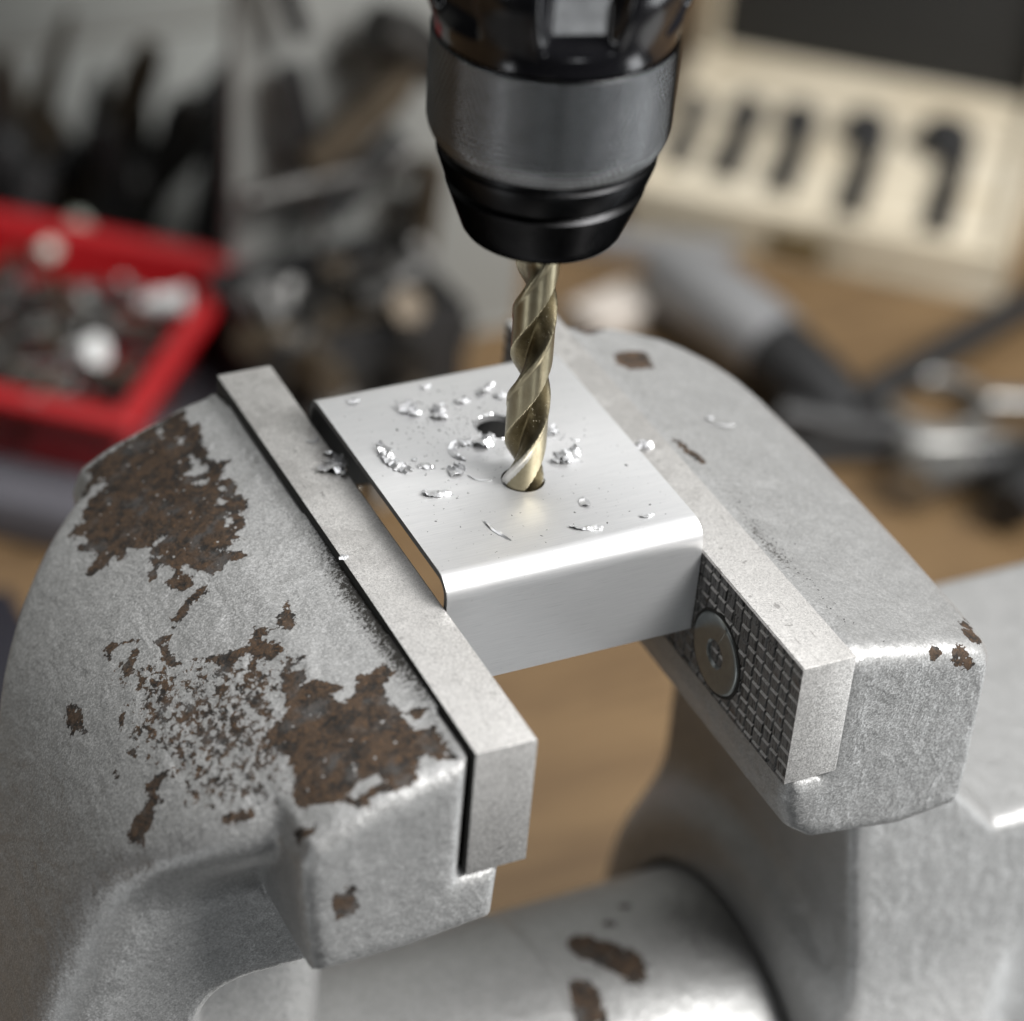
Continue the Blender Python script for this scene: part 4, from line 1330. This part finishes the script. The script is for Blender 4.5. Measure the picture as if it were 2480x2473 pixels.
def bolt_data(ln, r):
    hx = nut_data(r * 1.9, r * 1.2)
    hx = moved(hx, Matrix.Translation((0, 0, ln)))
    pr = [(0.05, 0), (r * 0.85, 0.2)]
    zz = 0.4
    while zz < ln * 0.6:
        pr += [(r, zz + 0.4), (r * 0.84, zz + 0.8)]
        zz += 0.9
    pr += [(r, ln * 0.62), (r, ln + 0.5), (r * 1.05, ln + r * 1.2), (0.05, ln + r * 1.2)]
    return join(hx, lathe_data(pr, 12, False))


bolt_me = {m: mesh_from('bolt', *bolt_data(26, 3.4), MAT[m], 35) for m in ('steel', 'dullsteel', 'blacksteel', 'brownsteel')}
rr = random.Random(5)
for i in range(60):
    mt = rr.choice(['dullsteel', 'blacksteel', 'dullsteel', 'blacksteel', 'brownsteel', 'blacksteel', 'blacksteel', 'brownsteel'])
    q = Matrix.Rotation(0.12, 4, 'Z') @ Vector((rr.uniform(9, 57), rr.uniform(9, 43), rr.uniform(14, 50)))
    o = obj('bolt', bolt_me[mt], None, Vector((112, 342, BZ)) + q, (rr.uniform(0.4, 2.6), rr.uniform(-0.6, 0.6), rr.uniform(0, 6.28)))
    nm = {'dullsteel': 'grey', 'blacksteel': 'black', 'brownsteel': 'brown'}[mt]
    tag(o, nm + ' hexagon bolt heaped in the black bin', 'bolt', 'bolts in the black bin: ' + nm)
for i, (bx, by, mt, rot) in enumerate(BENCH_BOLTS):
    o = obj('bolt', bolt_me[mt], None, (bx, by, BZ + 0.2), rot)
    tag(o, BENCH_BOLT_LABELS[i], 'bolt', 'bolts standing on the bench')


# ------------------------------------------------------------------ tools on the backboard
def pliers(p0, p1, spread, grip, mat, label):
    """two grips meeting at a joint, nose beyond"""
    p0, p1 = Vector(p0), Vector(p1)
    d = (p1 - p0); ln = d.length; d.normalize()
    s = d.cross(Vector((0, -1, 0))).normalized()
    t = thing('pliers', p0, label, 'pliers', 'hand tools at the back of the bench')
    j = d * ln * 0.40
    for sg in (1, -1):
        pts = [j + d * 4, j - d * 6 + s * sg * 4, j - d * 22 + s * sg * spread * 0.5, j - d * 44 + s * sg * spread, j - d * (ln * 0.4) + s * sg * spread * 0.85]
        obj('grip', mesh_from('grip', *tube_data(pts, [grip * 0.6, grip * 0.8, grip, grip * 1.1, grip * 0.7], 14), MAT['black'], 60), t)
    obj('jaw_head', mesh_from('jaw_head', *tube_data([j - d * 6, j, j + d * 14, j + d * 30, d * ln], [5, 8.5, 8, 5.5, 2.6], 14, 0.6), MAT[mat], 60), t)
    ax = s.cross(d)
    V, F = lathe_data([(0.1, -7), (4.2, -7), (4.6, -6), (4.6, 6), (4.2, 7), (0.1, 7)], 20, False)
    q = Vector((0, 0, 1)).rotation_difference(ax).to_matrix().to_4x4()
    obj('pivot', mesh_from('pivot', *moved((V, F), Matrix.Translation(j) @ q), MAT[mat], 40), t)
    return t


def bar_tool(name, pts, radii, mat, label, cat, head=None, group='hand tools at the back of the bench', flat=1.0):
    base = Vector(pts[0])
    t = thing(name, base, label, cat, group)
    P = [Vector(p) - base for p in pts]
    obj('handle', mesh_from('handle', *tube_data(P, radii, 14, flat), MAT[mat], 60), t)
    if head:
        hp, hr, hm = head
        H_ = [Vector(p) - base for p in hp]
        obj('head', mesh_from('head', *tube_data(H_, hr, 14), MAT[hm], 60), t)
    return t


exec_tools()
more_tools()

# ------------------------------------------------------------------ wooden case with five bits
CA = math.radians(-41)
CO = (293, 454, BZ)
case = thing('wooden_case', CO, 'open pale wooden case with a row of black Forstner bits, back right of the vice', 'case', rot=(0, 0, CA))
CX, CY, CH = 140.0, 130.0, 20.0
fr = 7.0
sl_x = SLOT_X
parts = [box_data(0, CX, 0, CY, 0, 6, 0.6), box_data(0, CX, 0, fr, 6.01, CH, 0.8), box_data(0, CX, CY - fr, CY, 6.01, CH, 0.8),
         box_data(0, fr, fr + 0.01, CY - fr - 0.01, 6.01, CH, 0.8), box_data(CX - fr, CX, fr + 0.01, CY - fr - 0.01, 6.01, CH, 0.8)]
obj('case_body', mesh_from('case_body', *join(*parts), MAT['pine'], 30), case)
obj('insert_board', mesh_from('insert_board', *box_data(fr + 0.3, CX - fr - 0.3, fr + 0.3, CY - fr - 0.3, 6.05, CH - 5.0, 0.5), MAT['pine'], 30), case)
lat = obj('latch', mesh_from('latch', *join(box_data(54, 74, -1.6, -0.05, 5, 14, 0.5), moved(lathe_data([(0.1, -2.2), (2.0, -2.2), (2.2, 0), (0.1, 0)], 16, False), Matrix.Translation((64, -2.0, 9.5)) @ Matrix.Rotation(math.pi / 2, 4, 'X'))), MAT['brass'], 30), case)
lid = obj('lid', mesh_from('lid', *join(box_data(0, CX, CY + 1, CY + 6, 12, 120, 0.8), box_data(0, 6, CY - 10, CY + 1, 20.5, 120, 0.8), box_data(CX - 6, CX, CY - 10, CY + 1, 20.5, 120, 0.8)), MAT['pine'], 30), case)
obj('lining', mesh_from('lining', *box_data(6.4, CX - 6.4, CY - 3, CY + 0.8, 21, 118, 0.5), MAT['foam'], 30), lid)
CM = Matrix.Translation(Vector(CO)) @ Matrix.Rotation(CA, 4, 'Z')


def forstner(r, k):
    pr_shank = [(0.05, 0), (5.0, 0), (5.5, 0.6), (5.5, 34), (5.0, 36), (4.8, 60), (0.05, 60)]
    sh = lathe_data(pr_shank, 18, False)
    off = Matrix.Translation((-max(0.0, r - 5.0), 0, 0))
    hd = lathe_data([(3.3, 58), (r * 0.55, 60), (r * 0.9, 62), (r, 63), (r, 74), (r * 0.86, 74), (r * 0.84, 70), (2.0, 69), (1.2, 75), (0.05, 77)], 24, False)
    hd = moved(hd, off)
    sc_ = Matrix.Diagonal((1, 1, k, 1))
    return moved(sh, sc_), moved(hd, sc_)


WORD = ['smallest, half hidden black Forstner bit beside the chuck', 'second smallest black Forstner bit, next to the half hidden one', 'middle black Forstner bit of the row in the wooden case',
        'second largest black Forstner bit, left of the largest', 'largest black Forstner bit at the right end of the wooden case']
for i, sx in enumerate(sl_x):
    r = (6.0, 6.8, 8.0, 9.6, 11.5)[i]
    sh, hd = forstner(r, (0.70, 0.76, 0.80, 0.90, 0.96)[i])
    t = thing('forstner_bit', CM @ Vector((sx, (27, 26, 23, 17, 16)[i], CH - 5.0 + 1.2)), WORD[i], 'drill bit', 'Forstner bits in the wooden case',
              rot=(Matrix.Rotation(CA, 3, 'Z') @ Matrix.Rotation(-math.pi / 2 + 0.02, 3, 'X')).to_euler())
    obj('shank', mesh_from('shank', *sh, MAT['black'], 40), t)
    obj('cutter', mesh_from('cutter', *hd, MAT['black'], 40), t)

exec_right()
